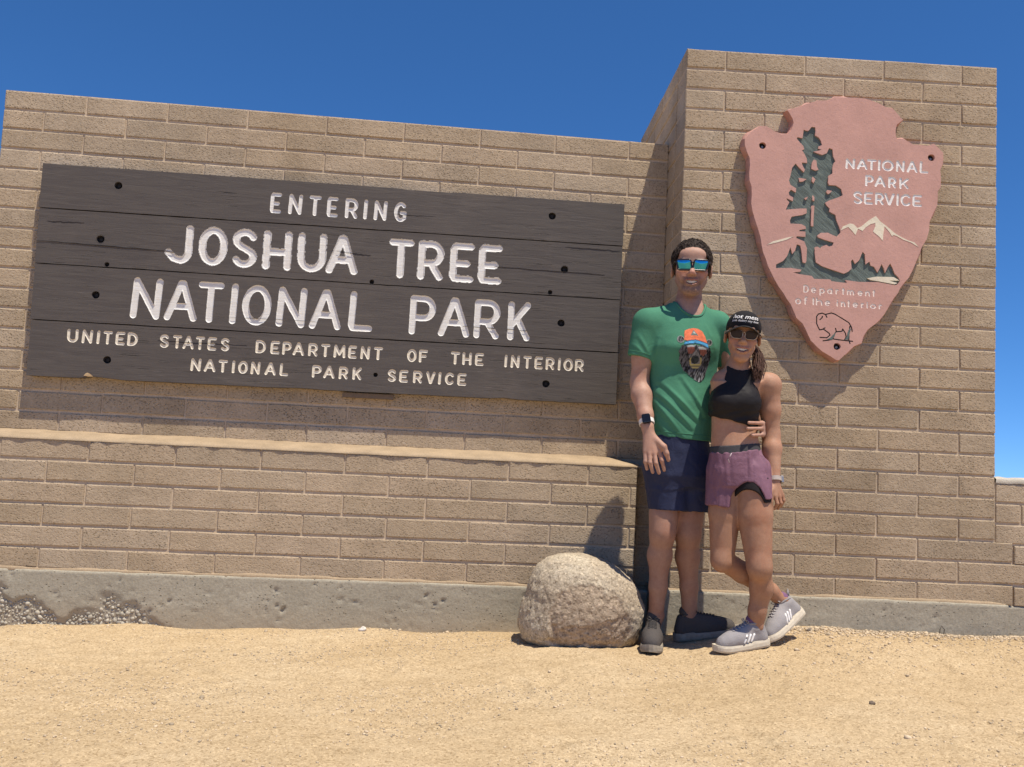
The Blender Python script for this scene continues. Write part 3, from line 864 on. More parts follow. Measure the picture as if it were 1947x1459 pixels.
def mat_green():
    t = NT('carved_green', 0.75, 0.3)
    mp = t.n('ShaderNodeMapping'); mp.inputs['Rotation'].default_value = (0, math.radians(-42), 0)
    t.link(t.pos, mp.inputs['Vector'])
    mp2 = t.n('ShaderNodeMapping'); mp2.inputs['Scale'].default_value = (5, 1, 38); t.link(mp.outputs['Vector'], mp2.inputs['Vector']); mp = mp2
    st = t.noise(3.0, 5, 0.7, mp.outputs['Vector'])
    c = t.ramp(st, [(0.25, (0.082, 0.103, 0.092)), (0.5, (0.124, 0.155, 0.139)), (0.7, (0.158, 0.192, 0.174)), (0.85, (0.27, 0.30, 0.275))])
    t.color(c); t.bump(st, 0.004, 0.8)
    return t.m
GREEN = mat_green()
SWHITE = mat_letter('white_emblem_paint', (0.86, 0.84, 0.80), 0.1)
SPINK = mat_letter('pale_pink_lettering', (0.84, 0.72, 0.64), 0.1)
SCREAM = mat_stone_paint('cream_snow', (0.80, 0.72, 0.55))
DGROOVE = plain('dark_groove', (0.06, 0.055, 0.052), 0.8)

emb = tag(empty('arrowhead_emblem', (3.006, -0.192, 0), TYAW), 'pink arrowhead park service emblem with carved green tree on the tower', 'emblem')
EY = -0.062
def emb_part(o):
    o.parent = emb; o.location = (0, EY, 0); return o
outline = [(0.2923, 2.5392), (0.3243, 2.5772), (0.3666, 2.6083), (0.3997, 2.6103), (0.4411, 2.5866), (0.4770, 2.5734), (0.5124, 2.5780), (0.5273, 2.5997), (0.5365, 2.6364), (0.5309, 2.6569), (0.5124, 2.6880), (0.5031, 2.6977), (0.5374, 2.7106), (0.5754, 2.7246), (0.6057, 2.7395), (0.6564, 2.7573), (0.7075, 2.7618), (0.7432, 2.7819), (0.7891, 2.7820), (0.8426, 2.7820), (0.8928, 2.7832), (0.9256, 2.7752), (0.9598, 2.7640), (1.0064, 2.7432), (1.0372, 2.7399), (1.0576, 2.7180), (1.0791, 2.6930), (1.0921, 2.6859), (1.0590, 2.6578), (1.0536, 2.6282), (1.0548, 2.6004), (1.0625, 2.5854), (1.0908, 2.5871), (1.1158, 2.5751), (1.1424, 2.5616), (1.1801, 2.5600), (1.2144, 2.5580), (1.2501, 2.5705), (1.2739, 2.5494), (1.2942, 2.5290), (1.2958, 2.4994), (1.2948, 2.4696), (1.2823, 2.4376), (1.2862, 2.3937), (1.2859, 2.3502), (1.2706, 2.3286), (1.2713, 2.2908), (1.2690, 2.2564), (1.2489, 2.2143), (1.2316, 2.1722), (1.2295, 2.1260), (1.2170, 2.0803), (1.1944, 2.0411), (1.1821, 2.0072), (1.1611, 1.9520), (1.1457, 1.9165), (1.1292, 1.8818), (1.1068, 1.8564), (1.0882, 1.8303), (1.0773, 1.8031), (1.0578, 1.7800), (1.0399, 1.7483), (1.0271, 1.7232), (1.0105, 1.6938), (0.9886, 1.6662), (0.9734, 1.6504), (0.9524, 1.6329), (0.9289, 1.6141), (0.9164, 1.5944), (0.9067, 1.5757), (0.8999, 1.5451), (0.8626, 1.5280), (0.8472, 1.5127), (0.8328, 1.4966), (0.8087, 1.4743), (0.7888, 1.4551), (0.7736, 1.4561), (0.7433, 1.4735), (0.7053, 1.4938), (0.6785, 1.5148), (0.6615, 1.5315), (0.6479, 1.5430), (0.6346, 1.5691), (0.6245, 1.5905), (0.6127, 1.6122), (0.6046, 1.6269), (0.5740, 1.6516), (0.5643, 1.6749), (0.5544, 1.6957), (0.5423, 1.7207), (0.5270, 1.7395), (0.5034, 1.7759), (0.4802, 1.8048), (0.4583, 1.8419), (0.4419, 1.8725), (0.4259, 1.9042), (0.4140, 1.9394), (0.3989, 1.9736), (0.3911, 2.0119), (0.3841, 2.0485), (0.3707, 2.0901), (0.3565, 2.1274), (0.3422, 2.1733), (0.3342, 2.2130), (0.3359, 2.2580), (0.3335, 2.2997), (0.3221, 2.3292), (0.3201, 2.3657), (0.3226, 2.4068), (0.3203, 2.4426), (0.3049, 2.4754), (0.2948, 2.5071)]
tree = [(0.6287, 2.6212), (0.6463, 2.6193), (0.6479, 2.5987), (0.6460, 2.5778), (0.6660, 2.5672), (0.6769, 2.5501), (0.6820, 2.5298), (0.6658, 2.5229), (0.6631, 2.5109), (0.6825, 2.5062), (0.6663, 2.5011), (0.6391, 2.4935), (0.6842, 2.4797), (0.7072, 2.4899), (0.7183, 2.5172), (0.7359, 2.5123), (0.7395, 2.4771), (0.7517, 2.4513), (0.7431, 2.4420), (0.7366, 2.4180), (0.7384, 2.3887), (0.7183, 2.3758), (0.7161, 2.3404), (0.7222, 2.3290), (0.7570, 2.3281), (0.7835, 2.3121), (0.7916, 2.2803), (0.7583, 2.2637), (0.7238, 2.2500), (0.7037, 2.2372), (0.7127, 2.2231), (0.7275, 2.2093), (0.7249, 2.1946), (0.7571, 2.1789), (0.7634, 2.1501), (0.7786, 2.1160), (0.7848, 2.0931), (0.7679, 2.0689), (0.7446, 2.0763), (0.7213, 2.0866), (0.6867, 2.0846), (0.6668, 2.0690), (0.6727, 2.0606), (0.7047, 2.0508), (0.7512, 2.0389), (0.7457, 2.0241), (0.7285, 2.0173), (0.7139, 2.0252), (0.6910, 2.0152), (0.6884, 2.0034), (0.6709, 2.0141), (0.6582, 2.0105), (0.6571, 1.9814), (0.6639, 1.9355), (0.6960, 1.9171), (0.7539, 1.9000), (0.8061, 1.8856), (0.8289, 1.8984), (0.8430, 1.9136), (0.8395, 1.9510), (0.8480, 1.9602), (0.8599, 1.9377), (0.8798, 1.9562), (0.8964, 2.0006), (0.9081, 1.9896), (0.9119, 1.9377), (0.9319, 1.9533), (0.9380, 1.9333), (0.9554, 1.9285), (0.9732, 1.9005), (0.9844, 1.9243), (0.9927, 1.9450), (1.0047, 1.9225), (1.0108, 1.8997), (1.0219, 1.9264), (1.0361, 1.9503), (1.0480, 1.9278), (1.0599, 1.8995), (1.0775, 1.8831), (1.0864, 1.8663), (1.0752, 1.8472), (1.0608, 1.8418), (0.9740, 1.8532), (0.8817, 1.8482), (0.8124, 1.8542), (0.8242, 1.8415), (0.8012, 1.8403), (0.7435, 1.8446), (0.7376, 1.8530), (0.6571, 1.8514), (0.6453, 1.8652), (0.5877, 1.8707), (0.5502, 1.8773), (0.5874, 1.8839), (0.5929, 1.8940), (0.5410, 1.8998), (0.4665, 1.8946), (0.4660, 1.9130), (0.5000, 1.9322), (0.5195, 1.9564), (0.5357, 2.0036), (0.5451, 1.9694), (0.5591, 1.9875), (0.5670, 2.0198), (0.5844, 2.0150), (0.5907, 1.9893), (0.5978, 1.9318), (0.6122, 1.9280), (0.6166, 1.9387), (0.6181, 2.0024), (0.6040, 2.0364), (0.5633, 2.0515), (0.5660, 2.0604), (0.6093, 2.0599), (0.6087, 2.0860), (0.5770, 2.0860), (0.5797, 2.0931), (0.6113, 2.1007), (0.6081, 2.1122), (0.5877, 2.1226), (0.5328, 2.1224), (0.5296, 2.1368), (0.5378, 2.1576), (0.5924, 2.1695), (0.6124, 2.1794), (0.6119, 2.2027), (0.5801, 2.2009), (0.5398, 2.1956), (0.5081, 2.1909), (0.5163, 2.2118), (0.5245, 2.2298), (0.5127, 2.2408), (0.5096, 2.2494), (0.5417, 2.2366), (0.5442, 2.2543), (0.5237, 2.2648), (0.5204, 2.2792), (0.5316, 2.2945), (0.5551, 2.2812), (0.5575, 2.3019), (0.5282, 2.3177), (0.5201, 2.3407), (0.5271, 2.3646), (0.5348, 2.4061), (0.5517, 2.4277), (0.5695, 2.4082), (0.5933, 2.3861), (0.5988, 2.3981), (0.5836, 2.4266), (0.5834, 2.4354), (0.6096, 2.4341), (0.6062, 2.4574), (0.5910, 2.4860), (0.5820, 2.4972), (0.5935, 2.5038), (0.5873, 2.5211), (0.5724, 2.5350), (0.5545, 2.5546), (0.5572, 2.5636), (0.5835, 2.5593), (0.5883, 2.6040), (0.6030, 2.5989), (0.6129, 2.5995)]
islands = [[(0.6440, 2.4538), (0.6558, 2.4486), (0.6593, 2.4193), (0.6672, 2.4033), (0.6539, 2.3984), (0.6305, 2.4059), (0.6328, 2.4354)], [(0.5707, 2.3565), (0.6085, 2.3517), (0.5914, 2.3390), (0.5723, 2.3367)], [(0.6401, 2.3653), (0.6532, 2.3532), (0.6437, 2.3332), (0.6348, 2.3415), (0.6357, 2.3562)],
           [(0.7140, 2.3022), (0.7373, 2.2994), (0.7288, 2.2884), (0.7173, 2.2819), (0.7084, 2.2931)], [(0.6422, 2.2716), (0.6493, 2.2633), (0.6497, 2.2428), (0.6386, 2.2480)], [(0.5991, 2.2545), (0.6180, 2.2632), (0.6080, 2.2463)], [(0.6375, 2.2188), (0.6503, 2.2195), (0.6476, 2.1552), (0.6473, 2.1144), (0.6352, 2.1166), (0.6355, 2.1778)]]
snow = [(0.7846, 2.1018), (0.7958, 2.1228), (0.8302, 2.1393), (0.8476, 2.1374), (0.8683, 2.1182), (0.8884, 2.1281), (0.9226, 2.1592), (0.9599, 2.1847), (0.9807, 2.1596), (1.0159, 2.1353), (1.0570, 2.1027), (1.0863, 2.0868), (1.1213, 2.0713), (1.1563, 2.0616), (1.1769, 2.0395), (1.1389, 2.0607), (1.0981, 2.0729), (1.0688, 2.0887), (1.0513, 2.0936), (1.0427, 2.0873), (1.0279, 2.1097), (1.0043, 2.1347), (0.9990, 2.0994), (0.9967, 2.0614), (0.9761, 2.0835), (0.9467, 2.1052), (0.9579, 2.1320), (0.9576, 2.1495), (0.9345, 2.1424), (0.9087, 2.1234), (0.8946, 2.1051), (0.8712, 2.1154), (0.8591, 2.0827), (0.8425, 2.1022), (0.8219, 2.1214), (0.8018, 2.1115)]
ridge = [(0.4182, 2.0087), (0.4484, 2.0284), (0.4781, 2.0374), (0.5135, 2.0492), (0.5501, 2.0592), (0.5163, 2.0401), (0.4799, 2.0275)]
lake = [(0.9217, 1.8688), (0.9678, 1.8794), (1.0544, 1.8819), (1.0836, 1.8661), (1.0316, 1.8633), (1.0739, 1.8529), (1.0596, 1.8463), (0.9855, 1.8561), (0.9392, 1.8611)]
def dense(lp, step=0.004):
    out = []
    for a, b in zip(lp, lp[1:] + lp[:1]):
        n = max(1, int(math.hypot(b[0] - a[0], b[1] - a[1]) / step))
        out += [(a[0] + (b[0] - a[0]) * i / n, a[1] + (b[1] - a[1]) * i / n) for i in range(n)]
    return out
def inside(U, Vv, poly):
    r = np.zeros(U.shape, bool); j = len(poly) - 1
    for i in range(len(poly)):
        xi, yi = poly[i]; xj, yj = poly[j]
        r ^= ((yi > Vv) != (yj > Vv)) & (U < (xj - xi) * (Vv - yi) / (yj - yi + 1e-12) + xi)
        j = i
    return r
def floor_plate(name, lp, depth, mat, grow=0.004):
    """floor of a carved area: polygon a little larger than its hole, sunk behind the face"""
    cx_ = sum(a for a, _ in lp) / len(lp); cz_ = sum(b for _, b in lp) / len(lp)
    xs_ = [a for a, _ in lp]; zs_ = [b for _, b in lp]
    x0, x1, z0, z1 = min(xs_) - grow, max(xs_) + grow, min(zs_) - grow, max(zs_) + grow
    nx, nz = max(2, int((x1 - x0) / 0.006)), max(2, int((z1 - z0) / 0.006))
    A, B = np.meshgrid(np.linspace(x0, x1, nx + 1), np.linspace(z0, z1, nz + 1), indexing='ij')
    d = depth + 0.0016 * fbm(np.stack([(A + B) * 40, (A - B) * 14, A * 0], -1), 3)
    V = np.stack([A, d, B], -1).reshape(-1, 3)
    idx = np.arange(A.size).reshape(A.shape)
    kp = (seg_dist(np.stack([A, B], -1), [lp + lp[:1]]) < 0.010) | inside(A, B, lp)
    F = np.stack([idx[:-1, :-1], idx[1:, :-1], idx[1:, 1:], idx[:-1, 1:]], -1)
    F = F[kp[:-1, :-1] & kp[1:, :-1] & kp[1:, 1:] & kp[:-1, 1:]]
    return emb_part(mesh_obj(name, V, F, mat, smooth=True))
eholes = [tree] + islands
EMB1 = [('N', (0.8026, 2.4712), (0.8526, 2.4171)), ('A', (0.8603, 2.4724), (0.9148, 2.4170)), ('T', (0.9113, 2.4733), (0.9598, 2.4169)), ('I', (0.9674, 2.4740), (0.9792, 2.4168)), ('O', (0.9864, 2.4749), (1.0477, 2.4167)), ('N', (1.0579, 2.4761), (1.1039, 2.4166)), ('A', (1.1122, 2.4772), (1.1684, 2.4165)), ('L', (1.1772, 2.4784), (1.2233, 2.4163))]
EMB2 = [('P', (0.9035, 2.3929), (0.9483, 2.3343)), ('A', (0.9509, 2.3913), (1.0080, 2.3331)), ('R', (1.0198, 2.3894), (1.0617, 2.3318)), ('K', (1.0760, 2.3876), (1.1245, 2.3305))]
EMB3 = [('S', (0.8430, 2.3061), (0.8923, 2.2410)), ('E', (0.8989, 2.3061), (0.9447, 2.2417)), ('R', (0.9549, 2.3061), (1.0007, 2.2423)), ('V', (1.0007, 2.3061), (1.0542, 2.2429)), ('I', (1.0629, 2.3061), (1.0746, 2.2433)), ('C', (1.0833, 2.3061), (1.1359, 2.2438)), ('E', (1.1435, 2.3061), (1.1920, 2.2445))]
EMB4 = [('D', (0.6046, 1.8217), (0.6339, 1.7814)), ('e', (0.6423, 1.8211), (0.6705, 1.7811)), ('p', (0.6838, 1.8203), (0.7140, 1.7808)), ('a', (0.7215, 1.8196), (0.7517, 1.7805)), ('r', (0.7650, 1.8189), (0.7820, 1.7802)), ('t', (0.7963, 1.8183), (0.8122, 1.7800)), ('m', (0.8217, 1.8177), (0.8594, 1.7797)), ('e', (0.8746, 1.8168), (0.9030, 1.7794)), ('n', (0.9125, 1.8161), (0.9389, 1.7791)), ('t', (0.9492, 1.8155), (0.9636, 1.7789))]
EMB5 = [('o', (0.5653, 1.7641), (0.5965, 1.7216)), ('f', (0.6078, 1.7631), (0.6277, 1.7213)), ('t', (0.6504, 1.7621), (0.6632, 1.7210)), ('h', (0.6681, 1.7613), (0.7020, 1.7208)), ('e', (0.7122, 1.7602), (0.7416, 1.7204)), ('i', (0.7718, 1.7589), (0.7794, 1.7201)), ('n', (0.7926, 1.7581), (0.8171, 1.7198)), ('t', (0.8258, 1.7574), (0.8386, 1.7196)), ('e', (0.8511, 1.7565), (0.8794, 1.7194)), ('r', (0.8927, 1.7555), (0.9097, 1.7191)), ('i', (0.9211, 1.7549), (0.9286, 1.7189)), ('o', (0.9381, 1.7541), (0.9702, 1.7187)), ('r', (0.9816, 1.7531), (1.0005, 1.7184))]

for ch, a, b in EMB1 + EMB2 + EMB3:
    before = set(bpy.data.objects)
    eholes += groove(ch, a[0], b[0], min(a[1], b[1]), max(a[1], b[1]), 0.0064, 0.0020, 0.0014, 0.0020, SWHITE, None)
    for o in set(bpy.data.objects) - before: emb_part(o)
for ch, a, b in EMB4 + EMB5:
    before = set(bpy.data.objects)
    eholes += groove(ch, a[0], b[0], min(a[1], b[1]), max(a[1], b[1]), 0.0042, 0.0013, 0.0011, 0.0014, SPINK, None)
    for o in set(bpy.data.objects) - before: emb_part(o)
# bison cut as dark grooves, its legs filled green
bison = [[(0.7243, 1.6634), (0.7184, 1.6763), (0.7013, 1.6829), (0.6826, 1.6781), (0.6735, 1.6645), (0.6742, 1.6307), (0.6821, 1.6124), (0.6899, 1.5996), (0.7030, 1.6022), (0.7160, 1.6104)], [(0.7105, 1.6026), (0.7372, 1.5853), (0.7419, 1.5761), (0.7264, 1.5622), (0.6926, 1.5623)],
         [(0.7203, 1.6783), (0.7465, 1.6864), (0.7654, 1.6807), (0.8035, 1.6601), (0.8340, 1.6430), (0.8476, 1.6211), (0.8517, 1.6007)], [(0.7687, 1.6113), (0.7728, 1.5946), (0.8009, 1.5980), (0.8045, 1.6095), (0.8181, 1.5895)],
         [(0.7080, 1.5463), (0.7342, 1.5506), (0.7566, 1.5582), (0.8093, 1.5534), (0.8545, 1.5513)], [(0.6900, 1.6496), (0.7000, 1.6591), (0.7024, 1.6668)], [(0.7727, 1.5965), (0.7600, 1.5752), (0.7573, 1.5601)], [(0.8400, 1.6245), (0.8357, 1.5905), (0.8355, 1.5604), (0.8416, 1.5402)], [(0.8181, 1.5895), (0.8222, 1.5710), (0.8131, 1.5536)]]
before = set(bpy.data.objects)
eholes += groove('', 0, 0, 0, 0, 0.0030, 0.004, 0.0011, 0.002, DGROOVE, None, name='bison_carving', polys=bison)
for o in set(bpy.data.objects) - before: emb_part(o)
for lp in ([(0.7452, 1.5651), (0.7691, 1.5926), (0.7657, 1.5736), (0.7558, 1.5607), (0.7548, 1.5543), (0.7266, 1.5532)], [(0.8383, 1.6169), (0.8451, 1.6116), (0.8381, 1.5831), (0.8326, 1.5584), (0.8168, 1.5565), (0.8251, 1.5749), (0.8282, 1.5919)]):
    v = [(a, -0.0008, b) for a, b in lp] + [(a, 0.002, b) for a, b in lp]
    n = len(lp)
    f = [tuple(range(n))] + [(i, n + i, n + (i + 1) % n, (i + 1) % n) for i in range(n)]
    emb_part(mesh_obj('bison_leg_patch', v, f, GREEN))
for (bx, bz), r_ in (((0.3833, 2.5097), 0.0175), ((1.2370, 2.4986), 0.0175), ((0.7778, 1.5220), 0.0175)):
    eholes.append(ring_loop(bx, bz, r_))
    c_ = emb_part(cup('bolt_recess', bx, bz, r_, 0.024, DARKHOLE, None))
    v, f = tube([(bx + 0.002, 0.022, bz - 0.003), (bx + 0.002, 0.013, bz - 0.003)], [0.007, 0.0062], 8)
    bo = mesh_obj('bolt', v, f, BOLT, c_)
# face plate with carved openings
face = emb_part(plate('face', [dense(outline)] + eholes, 0.020, PINK))
# chipped body behind the face: flares out and back with flint-like facets
od = dense(outline, 0.016)
n = len(od)
cx_ = sum(a for a, _ in od) / n; cz_ = sum(b for _, b in od) / n
V = []
rr = random.Random(5)
nrm = []
for i in range(n):
    a, b = od[i - 1], od[(i + 1) % n]
    t = Vector((b[0] - a[0], b[1] - a[1])).normalized(); nrm.append(Vector((-t.y, t.x)))
area = sum(od[i][0] * od[(i + 1) % n][1] - od[(i + 1) % n][0] * od[i][1] for i in range(n))
sg = -1 if area > 0 else 1
fl = [0.008 + 0.007 * math.sin(i * 0.9) * math.sin(i * 0.37 + 1) + rr.uniform(-0.003, 0.003) for i in range(n)]
for y, k in ((0.0012, 0.0), (0.012, 0.6), (0.034, 1.0), (0.0605, 0.55)):
    for i in range(n):
        q = od[i]; s_ = sg * fl[i] * k
        V.append((q[0] + nrm[i].x * s_, y + (rr.uniform(-0.003, 0.003) if 0.01 < y < 0.05 else 0), q[1] + nrm[i].y * s_))
F = []
for k in range(3):
    for i in range(n):
        j = (i + 1) % n
        F.append((k * n + i, k * n + j, (k + 1) * n + j, (k + 1) * n + i))
emb_part(mesh_obj('chipped_edge', V, F, PINK_EDGE))
floor_plate('carved_tree', tree, 0.0075, GREEN)
v = [(a, -0.0006, b) for a, b in lake]; n = len(lake)
v += [(a, 0.009, b) for a, b in lake]
emb_part(mesh_obj('carved_lake', v, [tuple(range(n))] + [(i, n + i, n + (i + 1) % n, (i + 1) % n) for i in range(n)], SCREAM))
for nm, lp in (('carved_mountain', snow), ('carved_ridge', ridge)):
    emb_part(plate(nm, [lp], 0.004, SCREAM)).location = (0, EY - 0.0011, 0)

# ------------------------------------------------------------------ ground
def ground_z(x, y):
    x = np.asarray(x, float); y = np.asarray(y, float)
    base = 0.0 + 0.0225 * np.clip(x, -1.5, 2.6)
    # sand banked up against the tower
    wallY = -0.192 - 0.0652 * (x - 3.006)
    near = np.clip(1 - (wallY - y) / 0.55, 0, 1); near = near * near * (3 - 2 * near)
    side = np.clip((x - 2.75) / 0.75, 0, 1); side = side * side * (3 - 2 * side)
    base = base + side * (0.022 + 0.062 * near)
    front = np.clip((-0.6 - y) / 2.0, 0, 1)
    base = base - 0.03 * front + 0.018 * np.exp(-((y + 0.62) / 0.28) ** 2) * np.clip((x - 1.6) / 0.8, 0, 1) + 0.034 * np.clip((x - 2.98) / 0.2, 0, 1) * np.exp(-((y + 0.62) / 0.25) ** 2)
    drift = np.exp(-np.clip(np.where(x < 3.0, -y, wallY - y), 0, None) / 0.07)
    base = base + drift * (0.010 * np.sin(x * 2.1 + 0.6) + 0.008 * np.sin(x * 5.3) + 0.006 * np.sin(x * 11.7 + 2))
    far = np.clip((y - 2.0) / 60.0, 0, None)
    return base - 1.6 * far
_r = random.Random(77)
FOOT = [(_r.uniform(-0.2, 4.8), _r.uniform(-2.0, -0.75), _r.uniform(0, 6.28), _r.uniform(0.8, 1.1)) for _ in range(34)]
def fine(x, y):
    P = np.stack([x, y, x * 0], -1)
    z = 0.006 * fbm(P * 1.6, 3) + 0.0030 * fbm(P * np.array([5, 8, 1]) + 3, 3) + 0.0026 * fbm(P * 24 + 7, 3) + 0.0026 * fbm(P * 70 + 1, 2)
    # scuffed footprints of visitors
    for fx, fy, fa, fl in FOOT:
        c_, s_ = math.cos(fa), math.sin(fa)
        u = (x - fx) * c_ + (y - fy) * s_; w = -(x - fx) * s_ + (y - fy) * c_
        e = (u / (0.135 * fl)) ** 2 + (w / (0.047 * fl)) ** 2
        z = z - 0.0075 * np.exp(-e ** 2) + 0.0035 * np.exp(-((np.sqrt(e) - 1.35) / 0.28) ** 2)
    fade = np.clip((-y - 0.02) / 0.15, 0.35, 1)
    return z * fade
def mat_sand():
    t = NT('desert_sand', 0.95, 0.12)
    c = t.ramp(t.noise(1.1, 5, 0.6), [(0.3, (0.435, 0.322, 0.188)), (0.5, (0.480, 0.360, 0.217)), (0.75, (0.515, 0.402, 0.258))])
    c = t.mix(1.0, c, t.ramp(t.noise(9, 6, 0.7, t.mapped((0.6, 1.6, 1))), [(0.3, (0.88, 0.87, 0.85)), (0.5, (1.0, 1.0, 1.0)), (0.72, (1.06, 1.07, 1.08))]), 'MULTIPLY')
    g = t.voro(165, out='Color')
    sep = t.n('ShaderNodeSeparateColor'); t.link(g, sep.inputs[0])
    c = t.mix(1.0, c, t.ramp(sep.outputs[0], [(0.0, (0.66, 0.62, 0.57)), (0.25, (0.92, 0.91, 0.9)), (0.75, (1.04, 1.04, 1.04)), (1.0, (1.22, 1.24, 1.25))]), 'MULTIPLY')
    dk = t.math('MULTIPLY', t.ramp(t.voro(48), [(0.10, 1.0), (0.20, 0.0)]), t.ramp(t.noise(12, 3), [(0.52, 0.0), (0.66, 1.0)]))
    c = t.mix(t.math('MULTIPLY', dk, 0.28), c, (0.24, 0.17, 0.11))
    t.color(c)
    h = t.math('ADD', t.math('MULTIPLY', t.voro(165), -0.8), t.math('ADD', t.math('MULTIPLY', t.noise(60, 4, 0.7), 1.2), t.math('MULTIPLY', t.noise(330, 3), 0.5)))
    t.bump(h, 0.0030, 0.8)
    return t.m
SAND = mat_sand()
# one sheet: fine cells where the camera looks, growing towards the horizon
def axis(lo, hi, step, far, g=1.35):
    a = list(np.arange(lo, hi + step * 0.5, step))
    s = step; L = [lo]
    while L[-1] > -far: s *= g; L.append(L[-1] - s)
    s = step; Rr = [hi]
    while Rr[-1] < far: s *= g; Rr.append(Rr[-1] + s)
    return np.array(L[:0:-1] + a + Rr[1:])
XS = axis(-1.0, 5.2, 0.0105, 6000, 1.5); YS = axis(-2.4, 0.02, 0.0105, 6000, 1.5)
A, B = np.meshgrid(XS, YS, indexing='ij')
mask = np.clip(1 - np.maximum(np.abs(A - 2.1) - 3.2, 0) / 3, 0, 1) * np.clip(1 - np.maximum(np.abs(B + 1.2) - 1.4, 0) / 3, 0, 1)
Zg = ground_z(A, B) + fine(np.clip(A, -50, 50), np.clip(B, -50, 50)) * mask
Zg = Zg - 0.22 * np.clip((B - 0.03) / 0.1, 0, 1) * (B < 0.5) * 0
V = np.stack([A, B, Zg], -1).reshape(-1, 3)
idx = np.arange(A.size).reshape(A.shape)
F = np.stack([idx[:-1, :-1], idx[1:, :-1], idx[1:, 1:], idx[:-1, 1:]], -1).reshape(-1, 4)
gr = mesh_obj('ground', V, F, SAND, smooth=True)
tag(gr, 'pale orange desert sand and fine gravel in front of the walls', 'ground', kind='structure')
GBVH = None
def gz(x, y):
    return float(ground_z(np.array([x]), np.array([y]))[0] + fine(np.array([x]), np.array([y]))[0])

# loose gravel on the sand
rng = np.random.default_rng(5)
def scatter(n, size_lo, size_hi, dens):
    pts = []
    x = rng.uniform(-0.9, 5.0, n * 4); y = rng.uniform(-2.3, 0.0, n * 4)
    wallY = np.where(x < 3.0, 0.0, -0.2 - 0.0652 * (x - 3.006))
    ok = (y < wallY - 0.012) & (rng.random(n * 4) < dens(x, y, wallY - y))
    x, y = x[ok][:n], y[ok][:n]
    s = size_lo + (size_hi - size_lo) * rng.random(len(x)) ** 3.0
    z = ground_z(x, y) + fine(x, y)
    return np.stack([x, y, z + s * 0.15], -1), s
clump = lambda x, y: np.clip(0.35 + 0.9 * fbm(np.stack([x * 2.2, y * 3.5, x * 0 + 2], -1), 3), 0.03, 1)
c1, s1 = scatter(18000, 0.0016, 0.0062, lambda x, y, d: clump(x, y) * np.where((x > 3.3), 1.0, 0.75))
c2, s2 = scatter(3200, 0.004, 0.0135, lambda x, y, d: np.where(x > 3.2, 1.6 * np.exp(-d / 0.10), 0.35 * np.exp(-d / 0.05)) + 0.035 * clump(x, y) * np.where(x > 3.4, 2.0, 0.8))
x = rng.uniform(3.25, 5.0, 2200); d = rng.exponential(0.055, 2200) + 0.02
y = -0.2 - 0.0652 * (x - 3.006) - d; s3 = 0.003 + 0.008 * rng.random(2200) ** 2
c3 = np.stack([x, y, ground_z(x, y) + fine(x, y) + s3 * 0.2], -1)
V, F = stones(np.concatenate([c1, c2, c3]), np.concatenate([s1, s2, s3]), rng, (1, 1, 0.75))
PEB = mat_pebble('sand_gravel', (0.50, 0.395, 0.27), 0.30)
tag(mesh_obj('loose_gravel', V, F, PEB, smooth=False), 'loose gravel strewn over the sand', 'gravel', kind='stuff')

# single stones one can pick out
def stone(name, x, y, r, label, col, seed, squash=0.7, sink=0.25):
    rg = np.random.default_rng(seed)
    nu, nv = 18, 10
    V = []
    for j in range(nv + 1):
        ph = math.pi * j / nv
        for i in range(nu):
            th_ = 2 * math.pi * i / nu
            V.append((math.sin(ph) * math.cos(th_), math.sin(ph) * math.sin(th_), math.cos(ph)))
    V = np.array(V)
    V = V * (1 + 0.28 * fbm(V * 1.3 + seed * 3.7, 3))[:, None] * np.array([r, r * 0.8, r * squash])
    z = gz(x, y)
    V = V + np.array([x, y, z + r * squash * (1 - 2 * sink)])
    F = [(j * nu + i, (j + 1) * nu + i, (j + 1) * nu + (i + 1) % nu, j * nu + (i + 1) % nu) for j in range(nv) for i in range(nu)]
    e = mesh_obj(name, V, np.array(F), plain('stone_' + str(seed), col, 0.85, 0.2, 0, 0.25, 90, 0.002), smooth=True)
    tag(e, label, 'stone')
    return e
px, py, _ = (1.5490, -0.0646, 0.0350)
stone('stone', px, py, 0.019, 'small white stone lying against the footing left of the boulder', (0.66, 0.60, 0.53), 3)
px, py, _ = (3.6509, -0.3393, 0.1250)
stone('stone', px, py, 0.012, 'small grey stone on the sand just right of the raised shoe', (0.20, 0.17, 0.14), 4)
px, py, _ = (3.4782, -1.2600, 0.0550)
stone('stone', px, py, 0.011, 'small dark stone alone on the sand below the tower', (0.16, 0.12, 0.09), 5)

